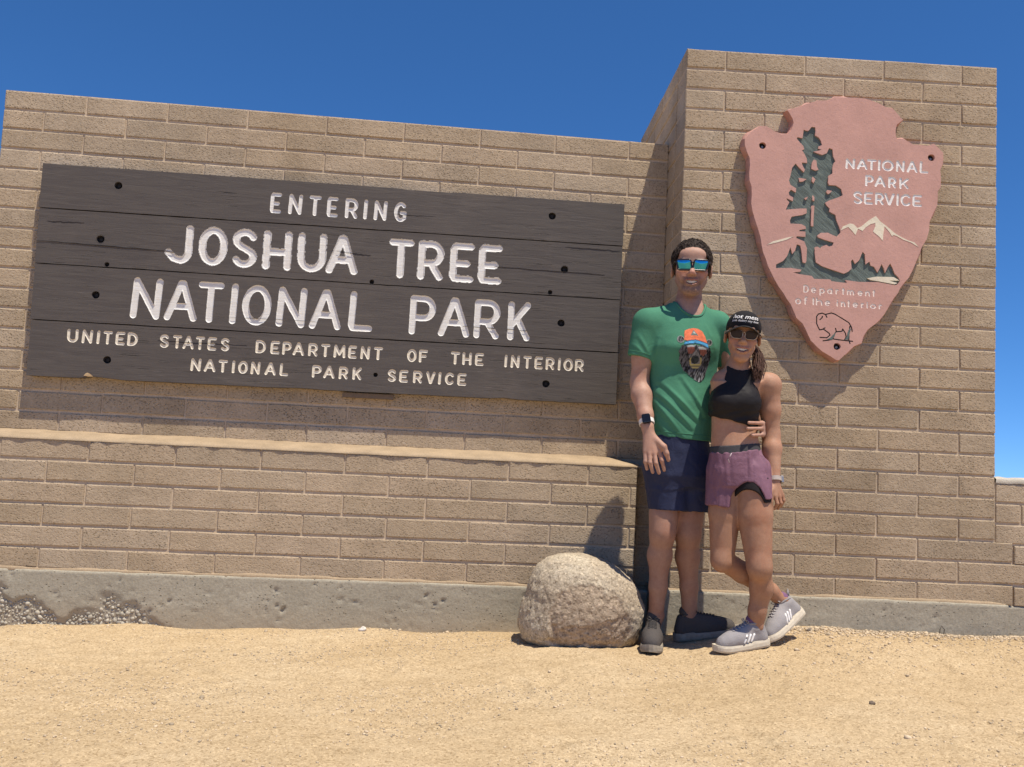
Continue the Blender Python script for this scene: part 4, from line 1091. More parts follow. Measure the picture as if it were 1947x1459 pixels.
# ------------------------------------------------------------------ boulder
def mat_granite():
    t = NT('weathered_granite', 0.88, 0.2)
    c = t.ramp(t.noise(4.5, 5, 0.62), [(0.28, (0.37, 0.295, 0.21)), (0.5, (0.48, 0.40, 0.295)), (0.72, (0.60, 0.52, 0.39))])
    c = t.mix(1.0, c, t.ramp(t.noise(75, 4, 0.7), [(0.3, (0.66, 0.64, 0.62)), (0.55, (1.0, 1.0, 1.0)), (0.8, (1.28, 1.28, 1.27))]), 'MULTIPLY')
    at = t.n('ShaderNodeAttribute'); at.attribute_name = 'worn'
    c = t.mix(at.outputs['Fac'], c, t.mix(1.0, (0.42, 0.325, 0.235), t.ramp(t.noise(38, 5, 0.7), [(0.3, (0.55, 0.53, 0.5)), (0.7, (1.3, 1.3, 1.3))]), 'MULTIPLY'))
    fl = t.math('MULTIPLY', t.ramp(t.voro(70), [(0.10, 1.0), (0.22, 0.0)]), t.ramp(t.noise(9, 3), [(0.45, 0.0), (0.62, 1.0)]))
    c = t.mix(t.math('MULTIPLY', fl, 0.5), c, (0.16, 0.12, 0.09))
    cry = t.n('ShaderNodeSeparateColor'); t.link(t.voro(150, out='Color'), cry.inputs[0])
    c = t.mix(1.0, c, t.ramp(cry.outputs[0], [(0.0, (0.55, 0.53, 0.5)), (0.2, (0.95, 0.95, 0.95)), (0.8, (1.05, 1.05, 1.05)), (1.0, (1.35, 1.35, 1.33))]), 'MULTIPLY')
    t.color(c)
    t.bump(t.math('ADD', t.math('MULTIPLY', t.noise(34, 6, 0.72), 1.0), t.math('MULTIPLY', t.noise(150, 4), 0.3)), 0.009, 0.9)
    return t.m
BY = -0.30
sil = [(2.3487, -0.3000, 0.4095), (2.4160, -0.3000, 0.4532), (2.5272, -0.3000, 0.4695), (2.6278, -0.3000, 0.4562), (2.7299, -0.3000, 0.4159), (2.7948, -0.3000, 0.3645), (2.8303, -0.3000, 0.2925), (2.8525, -0.3000, 0.2397), (2.8450, -0.3000, 0.1714), (2.8226, -0.3000, 0.0981), (2.7818, -0.3000, 0.0511), (2.6583, -0.3000, 0.0213), (2.5342, -0.3000, 0.0227), (2.3361, -0.3000, 0.0461), (2.2881, -0.3000, 0.0781), (2.2709, -0.3000, 0.1302), (2.2753, -0.3000, 0.1902), (2.3007, -0.3000, 0.2751), (2.3170, -0.3000, 0.3480)]
bc = (2.5598, -0.3000, 0.2352)
ang = np.array([math.atan2(q[2] - bc[2], q[0] - bc[0]) for q in sil]); rad = np.array([math.hypot(q[2] - bc[2], q[0] - bc[0]) for q in sil])
o_ = np.argsort(ang); ang, rad = ang[o_], rad[o_]
angp = np.concatenate([ang - 2 * math.pi, ang, ang + 2 * math.pi]); radp = np.concatenate([rad] * 3)
nu, nv = 300, 150
th_ = np.linspace(-math.pi, math.pi, nu, endpoint=False); ph = np.linspace(-math.pi / 2, math.pi / 2, nv)
A, B = np.meshgrid(th_, ph, indexing='ij')
Rr = np.interp(A, angp, radp)
cp = np.abs(np.cos(B)) ** 0.72; sp = np.sign(np.sin(B)) * np.abs(np.sin(B)) ** 0.85
D_ = np.stack([np.cos(A) * np.cos(B), np.sin(B), np.sin(A) * np.cos(B)], -1)
n_big = fbm(D_ * 1.5 + 3, 3); n_mid = fbm(D_ * 5 + 9, 4); n_f = fbm(D_ * 22 + 1, 3)
front = np.clip(-D_[..., 1], 0, 1)
# broken face in front: a rough hollow with a crisp edge
u_, w_ = D_[..., 0] - 0.03, D_[..., 2] + 0.16
e_ = np.sqrt((u_ / 0.56) ** 2 + (w_ / 0.56) ** 2) + 0.22 * fbm(D_ * 4 + 30, 3)
scar = np.clip((1.0 - e_) / 0.10, 0, 1) * (front > 0.3)
step = 0.5 + 0.5 * np.tanh((w_ - 0.10 - 0.16 * u_ + 0.10 * fbm(D_ * 5 + 60, 3)) / 0.02)
disp = 1 + 0.016 * n_mid + 0.009 * n_f - 0.006 - scar * (0.050 - 0.026 * step + 0.030 * n_mid + 0.020 * n_f)
X = bc[0] + Rr * cp * np.cos(A) * disp; Z = bc[2] + Rr * cp * np.sin(A) * disp; Y = BY + 0.235 * sp * disp
V = np.stack([X, Y, Z], -1).reshape(-1, 3)
idx = np.arange(nu * nv).reshape(nu, nv)
nx_ = np.roll(idx, -1, 0)
F = np.stack([idx[:, :-1], nx_[:, :-1], nx_[:, 1:], idx[:, 1:]], -1).reshape(-1, 4)
bo = mesh_obj('boulder', V, F, mat_granite(), smooth=True)
at = bo.data.attributes.new('worn', 'FLOAT', 'POINT')
at.data.foreach_set('value', (scar * (0.75 + 0.25 * (1 - step))).reshape(-1).astype(np.float32))
tag(bo, 'large rounded tan granite boulder on the sand beside the standing man', 'boulder')

# ------------------------------------------------------------------ people: one blended surface per body, clothing as its children
def V3(q): return np.array(q, dtype=np.float64)
def lerp(a, b, t): return V3(a) + (V3(b) - V3(a)) * t

RS = 0.975      # build of the figure: common factor on all girths
def rcone(a, b, ra, rb=None, k=0.01, op='u', cut=None):
    """tapered limb; cut = list of (point, normal): keeps the side where (p-point).normal < 0"""
    a, b = V3(a), V3(b); rb = ra if rb is None else rb; ra, rb = ra * RS, rb * RS
    ab = b - a; L2 = max(ab @ ab, 1e-12)
    def f(x, y, z):
        dx, dy, dz = x - a[0], y - a[1], z - a[2]
        t = np.clip((dx * ab[0] + dy * ab[1] + dz * ab[2]) / L2, 0, 1)
        d = np.sqrt((dx - t * ab[0]) ** 2 + (dy - t * ab[1]) ** 2 + (dz - t * ab[2]) ** 2) - (ra + (rb - ra) * t)
        for q, n in (cut or []):
            d = np.maximum(d, (x - q[0]) * n[0] + (y - q[1]) * n[1] + (z - q[2]) * n[2])
        return d
    m = max(ra, rb)
    return (op, k, f, np.minimum(a, b) - m, np.maximum(a, b) + m)

def ell(c, r, R=None, k=0.01, op='u', cut=None):
    c = V3(c); r = V3(r) * RS; R = np.eye(3) if R is None else R
    def f(x, y, z):
        dx, dy, dz = x - c[0], y - c[1], z - c[2]
        q = [dx * R[0, i] + dy * R[1, i] + dz * R[2, i] for i in range(3)]
        k0 = np.sqrt(sum((q[i] / r[i]) ** 2 for i in range(3))); k1 = np.sqrt(sum((q[i] / r[i] ** 2) ** 2 for i in range(3)))
        d = k0 * (k0 - 1) / np.maximum(k1, 1e-6)
        for p_, n in (cut or []):
            d = np.maximum(d, (x - p_[0]) * n[0] + (y - p_[1]) * n[1] + (z - p_[2]) * n[2])
        return d
    m = float(max(r))
    return (op, k, f, c - m, c + m)

def loft(secs, k=0.01, op='u', cut=None, pw=2.3):
    """stack of elliptical sections ((x,y,z), rx, ry) from top to bottom"""
    s = sorted([(q[2], q[0], q[1], rx * RS, ry * RS) for q, rx, ry in secs])
    S = np.array(s)
    zz_ = np.linspace(S[0, 0], S[-1, 0], 160)       # smooth the sections along the height
    Rz_ = np.stack([zz_] + [np.interp(zz_, S[:, 0], S[:, c_]) for c_ in range(1, 5)], 1)
    ker = np.exp(-np.linspace(-2, 2, 17) ** 2); ker /= ker.sum()
    Pd = np.concatenate([np.repeat(Rz_[:1, 1:], 8, 0), Rz_[:, 1:], np.repeat(Rz_[-1:, 1:], 8, 0)])
    for c_ in range(4): Rz_[:, c_ + 1] = np.convolve(Pd[:, c_], ker, 'valid')
    S = Rz_
    zl, zh = S[0, 0], S[-1, 0]
    def f(x, y, z):
        zc = np.clip(z, zl, zh)
        cx = np.interp(zc, S[:, 0], S[:, 1]); cy = np.interp(zc, S[:, 0], S[:, 2])
        rx = np.interp(zc, S[:, 0], S[:, 3]); ry = np.interp(zc, S[:, 0], S[:, 4])
        e = (np.abs((x - cx) / rx) ** pw + np.abs((y - cy) / ry) ** pw) ** (1 / pw)
        d = (e - 1) * np.minimum(rx, ry) * (0.75 + 0.25 * e)
        d = np.minimum(d, 0.2)
        dz = np.maximum(z - zh, zl - z)
        d = np.maximum(d, dz)
        for p_, n in (cut or []):
            d = np.maximum(d, (x - p_[0]) * n[0] + (y - p_[1]) * n[1] + (z - p_[2]) * n[2])
        return d
    m = max(S[:, 3].max(), S[:, 4].max())
    lo = np.array([S[:, 1].min() - m, S[:, 2].min() - m, zl]); hi = np.array([S[:, 1].max() + m, S[:, 2].max() + m, zh])
    return (op, k, f, lo, hi)

def chain(pts, rs, k=0.01, op='u'):
    return [rcone(pts[i], pts[i + 1], rs[i], rs[i + 1], k, op) for i in range(len(pts) - 1)]

def sdf_mesh(name, prims, h, mat, parent, post=None, smooth=True, passes=1):
    BG = 0.05
    us = [q for q in prims if q[0] == 'u']
    lo = np.min([q[3] for q in us], 0) - 0.02; hi = np.max([q[4] for q in us], 0) + 0.02
    n = np.ceil((hi - lo) / h).astype(int) + 1
    a = np.full(n, BG, dtype=np.float32)
    ax = [lo[i] + h * np.arange(n[i]) for i in range(3)]
    for op, k, f, l, u in prims:
        pad = k + 4 * h + 0.004
        i0 = np.clip(((l - pad - lo) / h).astype(int), 0, n - 1); i1 = np.clip(((u + pad - lo) / h).astype(int) + 2, 1, n)
        if np.any(i1 <= i0): continue
        sl = tuple(slice(i0[i], i1[i]) for i in range(3))
        X = ax[0][sl[0]][:, None, None]; Y = ax[1][sl[1]][None, :, None]; Z = ax[2][sl[2]][None, None, :]
        d = np.broadcast_to(f(X, Y, Z), a[sl].shape)
        cur = a[sl]
        if op == 'u':
            hh = np.clip(0.5 + 0.5 * (cur - d) / k, 0, 1)
            a[sl] = cur * (1 - hh) + d * hh - k * hh * (1 - hh)
        elif op == 's':
            hh = np.clip(0.5 - 0.5 * (cur + d) / k, 0, 1)
            a[sl] = cur * (1 - hh) + (-d) * hh + k * hh * (1 - hh)
        elif op == 'add':
            a[sl] = cur + d
    if post is not None:
        I = np.argwhere(np.abs(a) < 0.016)
        P = lo + I * h
        a[I[:, 0], I[:, 1], I[:, 2]] += post(P).astype(np.float32)
    g = openvdb.FloatGrid(BG)
    g.copyFromArray(np.clip(a, -BG, BG))
    pts, quads = g.convertToQuads(0.0)
    pts = lo + np.asarray(pts, dtype=np.float64) * h
    quads = np.asarray(quads, dtype=np.int64)
    # outward winding
    p0, p1, p2 = pts[quads[:, 0]], pts[quads[:, 1]], pts[quads[:, 2]]
    if np.einsum('ij,ij->i', p0, np.cross(p1, p2)).sum() < 0: quads = quads[:, ::-1]
    # light relaxation
    for _ in range(passes):
        acc = np.zeros_like(pts); cnt = np.zeros(len(pts))
        for e0, e1 in ((0, 1), (1, 2), (2, 3), (3, 0)):
            np.add.at(acc, quads[:, e0], pts[quads[:, e1]]); np.add.at(cnt, quads[:, e0], 1)
            np.add.at(acc, quads[:, e1], pts[quads[:, e0]]); np.add.at(cnt, quads[:, e1], 1)
        pts = pts * 0.5 + 0.5 * acc / np.maximum(cnt, 1)[:, None]
    o = mesh_obj(name, pts, quads, mat, smooth=smooth)
    if parent is not None: adopt(o, parent)
    return o

def paint(o, fn, name='tint'):
    me = o.data
    co = np.zeros(len(me.vertices) * 3, dtype=np.float32); me.vertices.foreach_get('co', co)
    c = fn(co.reshape(-1, 3).astype(np.float64))
    at = me.attributes.new(name, 'FLOAT_COLOR', 'POINT')
    at.data.foreach_set('color', np.concatenate([c, np.ones((len(c), 1))], 1).astype(np.float32).ravel())

def bvh_of(o):
    me = o.data
    return BVHTree.FromPolygons([v.co[:] for v in me.vertices], [p_.vertices[:] for p_ in me.polygons])

def mat_skin(name):
    t = NT(name, 0.58, 0.3)
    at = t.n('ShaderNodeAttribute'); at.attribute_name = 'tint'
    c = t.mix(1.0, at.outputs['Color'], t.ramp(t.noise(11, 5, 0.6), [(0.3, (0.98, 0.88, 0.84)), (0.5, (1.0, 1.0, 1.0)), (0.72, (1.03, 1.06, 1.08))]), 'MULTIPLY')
    c = t.mix(1.0, c, t.ramp(t.noise(45, 4, 0.6), [(0.3, (0.92, 0.89, 0.87)), (0.7, (1.05, 1.05, 1.05))]), 'MULTIPLY')
    c = t.mix(1.0, c, t.ramp(t.noise(160, 3), [(0.3, 0.93), (0.7, 1.05)]), 'MULTIPLY')
    t.color(c); t.bump(t.noise(170, 3), 0.0008, 0.5)
    t.b.inputs['Subsurface Weight'].default_value = 0.06
    t.b.inputs['Subsurface Radius'].default_value = (0.012, 0.005, 0.003)
    return t.m
def mat_cloth(name, base, wrinkle=0.004, rough=0.88, wscale=14, sheen=0.0, var=0.10):
    t = NT(name, rough, 0.15)
    c = t.mix(1.0, base, t.ramp(t.noise(6, 4), [(0.3, tuple(1 - var for _ in range(3))), (0.7, tuple(1 + var for _ in range(3)))]), 'MULTIPLY')
    c = t.mix(1.0, c, t.ramp(t.noise(420, 2), [(0.3, 0.9), (0.7, 1.08)]), 'MULTIPLY')
    t.color(c)
    t.bump(t.math('ADD', t.noise(wscale, 4, 0.6, None, 1.2), t.math('MULTIPLY', t.noise(330, 2), 0.12)), wrinkle, 0.9)
    return t.m
SKIN = mat_skin('skin')
def mat_hair(name, c0, c1, st=(60, 60, 9)):
    t = NT(name, 0.60, 0.18)
    n1 = t.noise(3.0, 5, 0.65, t.mapped(st))
    t.color(t.ramp(n1, [(0.3, c0), (0.7, c1)])); t.bump(n1, 0.004, 1.0)
    return t.m
TEETH = plain('teeth', (0.78, 0.74, 0.68), 0.35, 0.5, 0, 0.04)

def frame(yaw, pitch, roll):
    cy, sy = math.cos(yaw), math.sin(yaw); cp_, sp_ = math.cos(pitch), math.sin(pitch); cr, sr = math.cos(roll), math.sin(roll)
    Rz = np.array([[cy, -sy, 0], [sy, cy, 0], [0, 0, 1]]); Rx = np.array([[1, 0, 0], [0, cp_, -sp_], [0, sp_, cp_]]); Ry = np.array([[cr, 0, sr], [0, 1, 0], [-sr, 0, cr]])
    return Rz @ Rx @ Ry

def head_prims(H, R, s, woman=False, wx=1.0):
    """skull, jaw and face in a local frame: x to the viewer's right, -y forward, z up"""
    W = lambda x, y, z: H + R @ (V3((x * wx, y, z)) * s)
    E = lambda c, r, **kw: ell(W(*c), V3((r[0] * wx, r[1], r[2])) * s, R, **kw)
    C = lambda a, b, ra, rb=None, **kw: rcone(W(*a), W(*b), ra * s, (ra if rb is None else rb) * s, **kw)
    jw = 0.88 if woman else 1.0
    P = [E((0, 0.018, 0.030), (0.076, 0.096, 0.088), k=0.01), E((0, -0.022, -0.030), (0.0625 * jw, 0.070, 0.082), k=0.03)]
    for sx in (-1, 1):
        P += [C((sx * 0.047 * jw, 0.005, -0.052), (sx * 0.018 * jw, -0.064, -0.104), 0.020, 0.021, k=0.024),
              E((sx * 0.041, -0.058, -0.028), (0.026, 0.026, 0.022), k=0.018)]
    P += [E((0, -0.066, -0.106), (0.026 * jw, 0.024, 0.022), k=0.02),
          C((-0.036, -0.076, 0.016), (0.036, -0.076, 0.016), 0.013, k=0.016),
          E((0, -0.062, 0.052), (0.056, 0.030, 0.036), k=0.02)]
    for sx in (-1, 1):   # eye hollows
        P += [E((sx * 0.031, -0.098, 0.000), (0.017, 0.012, 0.010), k=0.012, op='s')]
    P += [C((0, -0.084, 0.006), (0, -0.106, -0.032), 0.0075, 0.0125, k=0.010), E((0, -0.104, -0.036), (0.013, 0.012, 0.010), k=0.008)]
    for sx in (-1, 1):
        P += [E((sx * 0.013, -0.094, -0.038), (0.0085, 0.010, 0.008), k=0.006)]
    # smile: muzzle, corners pushed out, lips round an open mouth
    P += [E((0, -0.072, -0.066), (0.034, 0.026, 0.026), k=0.016)]
    for sx in (-1, 1):
        P += [E((sx * 0.036, -0.068, -0.052), (0.014, 0.016, 0.018), k=0.014), E((sx * 0.0075, -0.101, -0.044), (0.0035, 0.004, 0.003), k=0.003, op='s')]
    w = 0.034 if woman else 0.029
    lp = [(-w, -0.081, -0.0590), (-w * 0.5, -0.0930, -0.0625), (0, -0.096, -0.0625), (w * 0.5, -0.0930, -0.0625), (w, -0.081, -0.0590)]
    lw = [(-w, -0.081, -0.0600), (-w * 0.55, -0.091, -0.0800), (0, -0.095, -0.0845), (w * 0.55, -0.091, -0.0800), (w, -0.081, -0.0600)]
    mid = [(q[0] * 0.88, -0.096 + abs(q[0]) * 0.45, (q[2] + r_[2]) / 2) for q, r_ in zip(lp, lw)]
    for a, b in zip(lp[:-1], lp[1:]): P += [C(a, b, 0.0042, k=0.005)]
    for a, b in zip(lw[:-1], lw[1:]): P += [C(a, b, 0.0050, k=0.005)]
    for a, b, ra, rb in zip(mid[:-1], mid[1:], (0.0035, 0.0074, 0.0086, 0.0074), (0.0074, 0.0086, 0.0074, 0.0035)):
        P += [C(a, b, ra, rb, k=0.0025, op='s')]
    for sx in (-1, 1):
        Re = R @ frame(sx * 0.35, 0.15, 0)
        P += [ell(W(sx * 0.080, 0.016, -0.008), V3((0.009, 0.019, 0.032)) * s, Re, k=0.006), ell(W(sx * 0.089, 0.008, -0.004), V3((0.006, 0.010, 0.016)) * s, Re, k=0.005, op='s')]
    return P, W

def local(P, H, R, s): return ((P - H) @ R) / s

def finger(pts, r0, r1, k=0.004):
    n = len(pts); rs = [r0 + (r1 - r0) * i / (n - 1) for i in range(n)]
    return chain(pts, rs, k)

def teeth(H, R, s, parent, w):
    V, F = [], []
    xs_ = np.linspace(-w, w, 15)
    for i, x in enumerate(xs_):
        y = -0.0905 + 9.0 * x * x
        zt = -0.0655 + abs(x) * 0.10; zb = -0.0765 + 13.0 * x * x
        g = 0.0012 if i % 2 else 0
        for yy, zz in ((y + 0.004, zt), (y + g, zt - 0.001), (y + g, zb), (y + 0.004, zb)):
            V.append(H + R @ (V3((x, yy, zz)) * s))
    for i in range(14):
        for j in range(3): F.append((i * 4 + j, i * 4 + j + 1, i * 4 + j + 5, i * 4 + j + 4))
    adopt(mesh_obj('teeth', V, F, TEETH, smooth=True), parent)

def rrect(w, h, r, n=6, shape=None):
    pts = []
    for cx, cz, a0 in ((w - r, h - r, 0), (-w + r, h - r, 90), (-w + r, -h + r, 180), (w - r, -h + r, 270)):
        for i in range(n + 1):
            a = math.radians(a0 + 90 * i / n); pts.append((cx + r * math.cos(a), cz + r * math.sin(a)))
    return pts

def sunglasses(H, R, s, parent, name, lw, lh, rad, cx, z0, y0, frame_r, lens_mat, frame_mat, taper=0.0, temple_z=0.004):
    root = empty(name, tuple(H)); root.parent = None
    adopt(root, parent)
    W = lambda x, y, z: H + R @ (V3((x, y, z)) * s)
    bend = lambda x: y0 + 2.6 * x * x
    put = lambda o: adopt_sub(o, root, parent)
    for sx in (-1, 1):
        loop = [(sx * cx + u * (1 + taper * (w / lh) * 0.5) + (sx * 0.004 * (w / lh)), z0 + w) for u, w in rrect(lw, lh, rad)]
        n = len(loop); V = []; F = []
        for t in (1.0, 0.75, 0.5, 0.25, 0.04):
            for u, w in loop:
                uu = sx * cx + (u - sx * cx) * t; ww = z0 + (w - z0) * t
                V.append(W(uu, bend(uu) + 5.0 * (ww - z0) ** 2 - 0.16 * (ww - z0), ww))
        for j in range(4):
            F += [(j * n + i, j * n + (i + 1) % n, (j + 1) * n + (i + 1) % n, (j + 1) * n + i) for i in range(n)]
        F.append(tuple(4 * n + i for i in range(n)))
        put(mesh_obj('lens', V, F, lens_mat, smooth=True))
        v, f = tube([W(u, bend(u) + 0.0008, w) for u, w in loop], frame_r * s, 8, True)
        put(mesh_obj('rim', v, f, frame_mat, smooth=True))
        v, f = tube([W(sx * (cx + lw), bend(cx + lw), z0 + lh * 0.6), W(sx * 0.077, -0.070, z0 + lh * 0.6), W(sx * 0.0815, -0.03, temple_z + 0.006), W(sx * 0.083, 0.022, temple_z)], frame_r * 1.1 * s, 6)
        put(mesh_obj('temple', v, f, frame_mat, smooth=True))
    v, f = tube([W(-(cx - lw), bend(cx - lw), z0 + lh * 0.35), W(0, y0 - 0.003, z0 + lh * 0.5), W(cx - lw, bend(cx - lw), z0 + lh * 0.35)], frame_r * s, 6)
    put(mesh_obj('bridge', v, f, frame_mat, smooth=True))
    return root
def adopt_sub(o, sub, person):
    o.parent = sub
    o.matrix_parent_inverse = Matrix.Translation(sub_world(sub, person)).inverted()
    return o
def sub_world(sub, person): return Vector(sub.location)

def wrist_band(c, axis, rx, ry, width, thick, side):
    """ring round a wrist: axis along the forearm, side = direction of the wide radius"""
    a = Vector(axis).normalized(); u = Vector(side); u = (u - a * u.dot(a)).normalized(); w = a.cross(u)
    V, F = [], []
    n = 28
    for i in range(n):
        t = 2 * math.pi * i / n
        d = u * math.cos(t) * 1.0 + w * math.sin(t)
        for rr, ss in ((0, -1), (thick, -0.9), (thick, 0.9), (0, 1)):
            p_ = Vector(c) + u * math.cos(t) * (rx + rr) + w * math.sin(t) * (ry + rr) + a * ss * width / 2
            V.append(tuple(p_))
    for i in range(n):
        j = (i + 1) % n
        for k in range(4):
            l = (k + 1) % 4
            F.append((i * 4 + k, i * 4 + l, j * 4 + l, j * 4 + k))
    return V, F

def watch(parent, c, axis, rx, ry, width, face_dir, band_mat, case_mat, screen_mat, fw=0.019, fh=0.022, ft=0.010):
    root = empty('watch', tuple(c)); adopt(root, parent)
    v, f = wrist_band(c, axis, rx, ry, width, 0.0035, (1, 0, 0))
    adopt_sub(mesh_obj('strap', v, f, band_mat, smooth=False), root, parent)
    a = Vector(axis).normalized(); n = Vector(face_dir); n = (n - a * n.dot(a)).normalized(); u = a.cross(n)
    base = Vector(c) + n * ((rx + ry) / 2 + 0.001)
    def slab(w, h, z0, z1, r, m, name):
        lp = rrect(w, h, r, 4); k = len(lp)
        V = [tuple(base + u * p_ + a * q + n * z0) for p_, q in lp] + [tuple(base + u * p_ + a * q + n * z1) for p_, q in lp] + [tuple(base + u * p_ * 0.9 + a * q * 0.9 + n * (z1 + 0.001)) for p_, q in lp]
        F = [(i, (i + 1) % k, k + (i + 1) % k, k + i) for i in range(k)] + [(k + i, k + (i + 1) % k, 2 * k + (i + 1) % k, 2 * k + i) for i in range(k)] + [tuple(2 * k + i for i in range(k))]
        adopt_sub(mesh_obj(name, V, F, m, smooth=False), root, parent)
    slab(fw, fh, -0.003, ft, 0.007, case_mat, 'case')
    slab(fw * 0.9, fh * 0.9, ft * 0.9, ft + 0.0012, 0.006, screen_mat, 'screen')
    return root

# ---- shoes
def shoe(parent, heel, fwd, upv, L, mats, laces=5, stripes=None, seed=0, wide=1.0, pull=False, sock=None, hs=1.0):
    """heel point on the ground, direction of the toes; returns a part with sole, laces and trims"""
    f_ = Vector(fwd).normalized(); u_ = Vector(upv); u_ = (u_ - f_ * u_.dot(f_)).normalized(); s_ = u_.cross(f_)   # s_: to the wearer's left of travel
    R = np.array([f_, s_, u_]).T
    O = V3(heel)
    W = lambda x, y, z: O + R @ V3((x, y, z * hs))
    m_up, m_sole, m_lace, m_trim = mats
    k = L / 0.29
    pr = [rcone(W(L - 0.052 * k, 0, 0.040), W(0.16 * k, 0, 0.052), 0.036 * wide, 0.042 * wide, k=0.02),
          rcone(W(0.038 * k, 0, 0.045), W(0.050 * k, 0, 0.088), 0.036 * wide, 0.034, k=0.02),
          rcone(W(0.20 * k, 0, 0.050), W(0.085 * k, 0, 0.094), 0.032, 0.034, k=0.03),
          rcone(W(0.05 * k, 0, 0.045), W(0.16 * k, 0, 0.045), 0.034 * wide, 0.040 * wide, k=0.02)]
    n = R @ V3((0, 0, -1)); q = W(0, 0, 0.022)
    def bottom(x, y, z): return -((x - q[0]) * -n[0] + (y - q[1]) * -n[1] + (z - q[2]) * -n[2]) 
    def flat(x, y, z): return ((x - q[0]) * R[0, 2] + (y - q[1]) * R[1, 2] + (z - q[2]) * R[2, 2])
    pr.append(('s', 0.002, flat, np.min([a[3] for a in pr], 0), np.max([a[4] for a in pr], 0)))
    # ankle opening
    pr.append(rcone(W(0.066 * k, 0, 0.118), W(0.070 * k, 0, 0.150), 0.029, 0.036, k=0.006, op='s'))
    up = sdf_mesh('shoe', pr, 0.003, m_up, parent)
    root = up
    # sole: a lofted slab
    V, F = [], []
    ns = 26; prof = []
    for i in range(ns + 1):
        t = i / ns
        w_ = (0.034 + 0.012 * math.sin(min(1, t / 0.72) * math.pi / 2)) * wide * (math.sqrt(max(0, 1 - ((t - 0.72) / 0.285) ** 2)) if t > 0.72 else (math.sqrt(max(0, 1 - ((0.14 - t) / 0.145) ** 2)) if t < 0.14 else 1))
        x = -0.006 + t * (L + 0.010); toe = 0.014 * max(0, (t - 0.72) / 0.28) ** 2
        prof.append((x, max(w_, 0.004), toe))
    rings = []
    for x, w_, toe in prof:
        rg = []
        for yy, zz in ((-w_ * 0.94, 0.0), (-w_ * 1.03, 0.008), (-w_ * 1.02, 0.022), (-w_ * 0.95, 0.031), (w_ * 0.95, 0.031), (w_ * 1.02, 0.022), (w_ * 1.03, 0.008), (w_ * 0.94, 0.0)):
            rg.append(len(V)); V.append(tuple(W(x, yy, zz * (1.15 if x < 0.09 else 1.0) + toe)))
        rings.append(rg)
    for a, b in zip(rings[:-1], rings[1:]):
        for i in range(8):
            j = (i + 1) % 8
            F.append((a[i], b[i], b[j], a[j]))
    F += [tuple(rings[0]), tuple(reversed(rings[-1]))]
    so = mesh_obj('sole', V, F, m_sole, smooth=False); adopt_sub2(so, root)
    tree_ = bvh_of(up)
    def surf(x, y):
        o_ = W(x, y, 0.20); h = tree_.ray_cast(Vector(o_), Vector(R @ V3((0, 0, -1))))
        return h[0] + Vector(R @ V3((0, 0, 1))) * 0.0018 if h[0] else Vector(W(x, y, 0.07))
    parts = []
    for i in range(laces):
        x = (0.118 + 0.066 * i / max(1, laces - 1)) * k
        ws = 0.017 + 0.003 * i / laces
        parts.append(tube([surf(x + 0.006 * (j % 2), ws * (j / 3 - 1)) for j in range(7)], 0.0024, 6))
    for sx in (-1, 1):
        b0 = surf(0.112 * k, 0.004 * sx)
        upd = Vector(R @ V3((0, 0, 1))); sd = Vector(R @ V3((0, sx, 0)))
        parts.append(tube([b0, b0 + upd * 0.013 + sd * 0.012, b0 + upd * 0.006 + sd * 0.026, b0 + sd * 0.016, b0], 0.0022, 6))
    v, f = merge(parts)
    adopt_sub2(mesh_obj('laces', v, f, m_lace, smooth=True), root)
    # padded collar lip
    lip = [W(0.068 * k + 0.037 * math.cos(t), 0.031 * math.sin(t), 0.112 + 0.008 * math.cos(t) - 0.010 * math.cos(2 * t) * 0.6) for t in np.linspace(0, 2 * math.pi, 24, endpoint=False)]
    v, f = tube(lip, 0.0055, 8, True)
    adopt_sub2(mesh_obj('collar', v, f, m_up, smooth=True), root)
    if stripes:
        for sx in stripes[1]:
            for i in range(3):
                pl = []
                for j in range(6):
                    t = j / 5
                    x = (stripes[0] + 0.021 * i - 0.026 * t) * k; z = 0.030 + 0.044 * t
                    h = tree_.ray_cast(Vector(W(x, 0.09 * sx, z)), Vector(R @ V3((0, -sx, 0))))
                    pl.append(h[0] if h[0] else Vector(W(x, 0.038 * sx, z)))
                v, f = tube(pl, 0.0046, 6)
                adopt_sub2(mesh_obj('stripe', v, f, m_trim, smooth=True), root)
    if pull:
        v, f = tube([W(0.022 * k, 0, 0.105), W(0.006 * k, 0, 0.128), W(0.002 * k, 0, 0.140), W(0.010 * k, 0, 0.134), W(0.024 * k, 0, 0.116)], 0.0035, 6)
        adopt_sub2(mesh_obj('pull_tab', v, f, m_up, smooth=True), root)
    if sock is not None:
        sdf_mesh('sock', [rcone(W(0.067 * k, 0, 0.085), W(0.069 * k, 0, 0.124), 0.026, 0.0350, k=0.01)], 0.003, sock, parent)
    return root
def adopt_sub2(o, part):
    o.parent = part
    o.matrix_parent_inverse = part.matrix_parent_inverse.inverted() if False else Matrix.Identity(4)
    return o

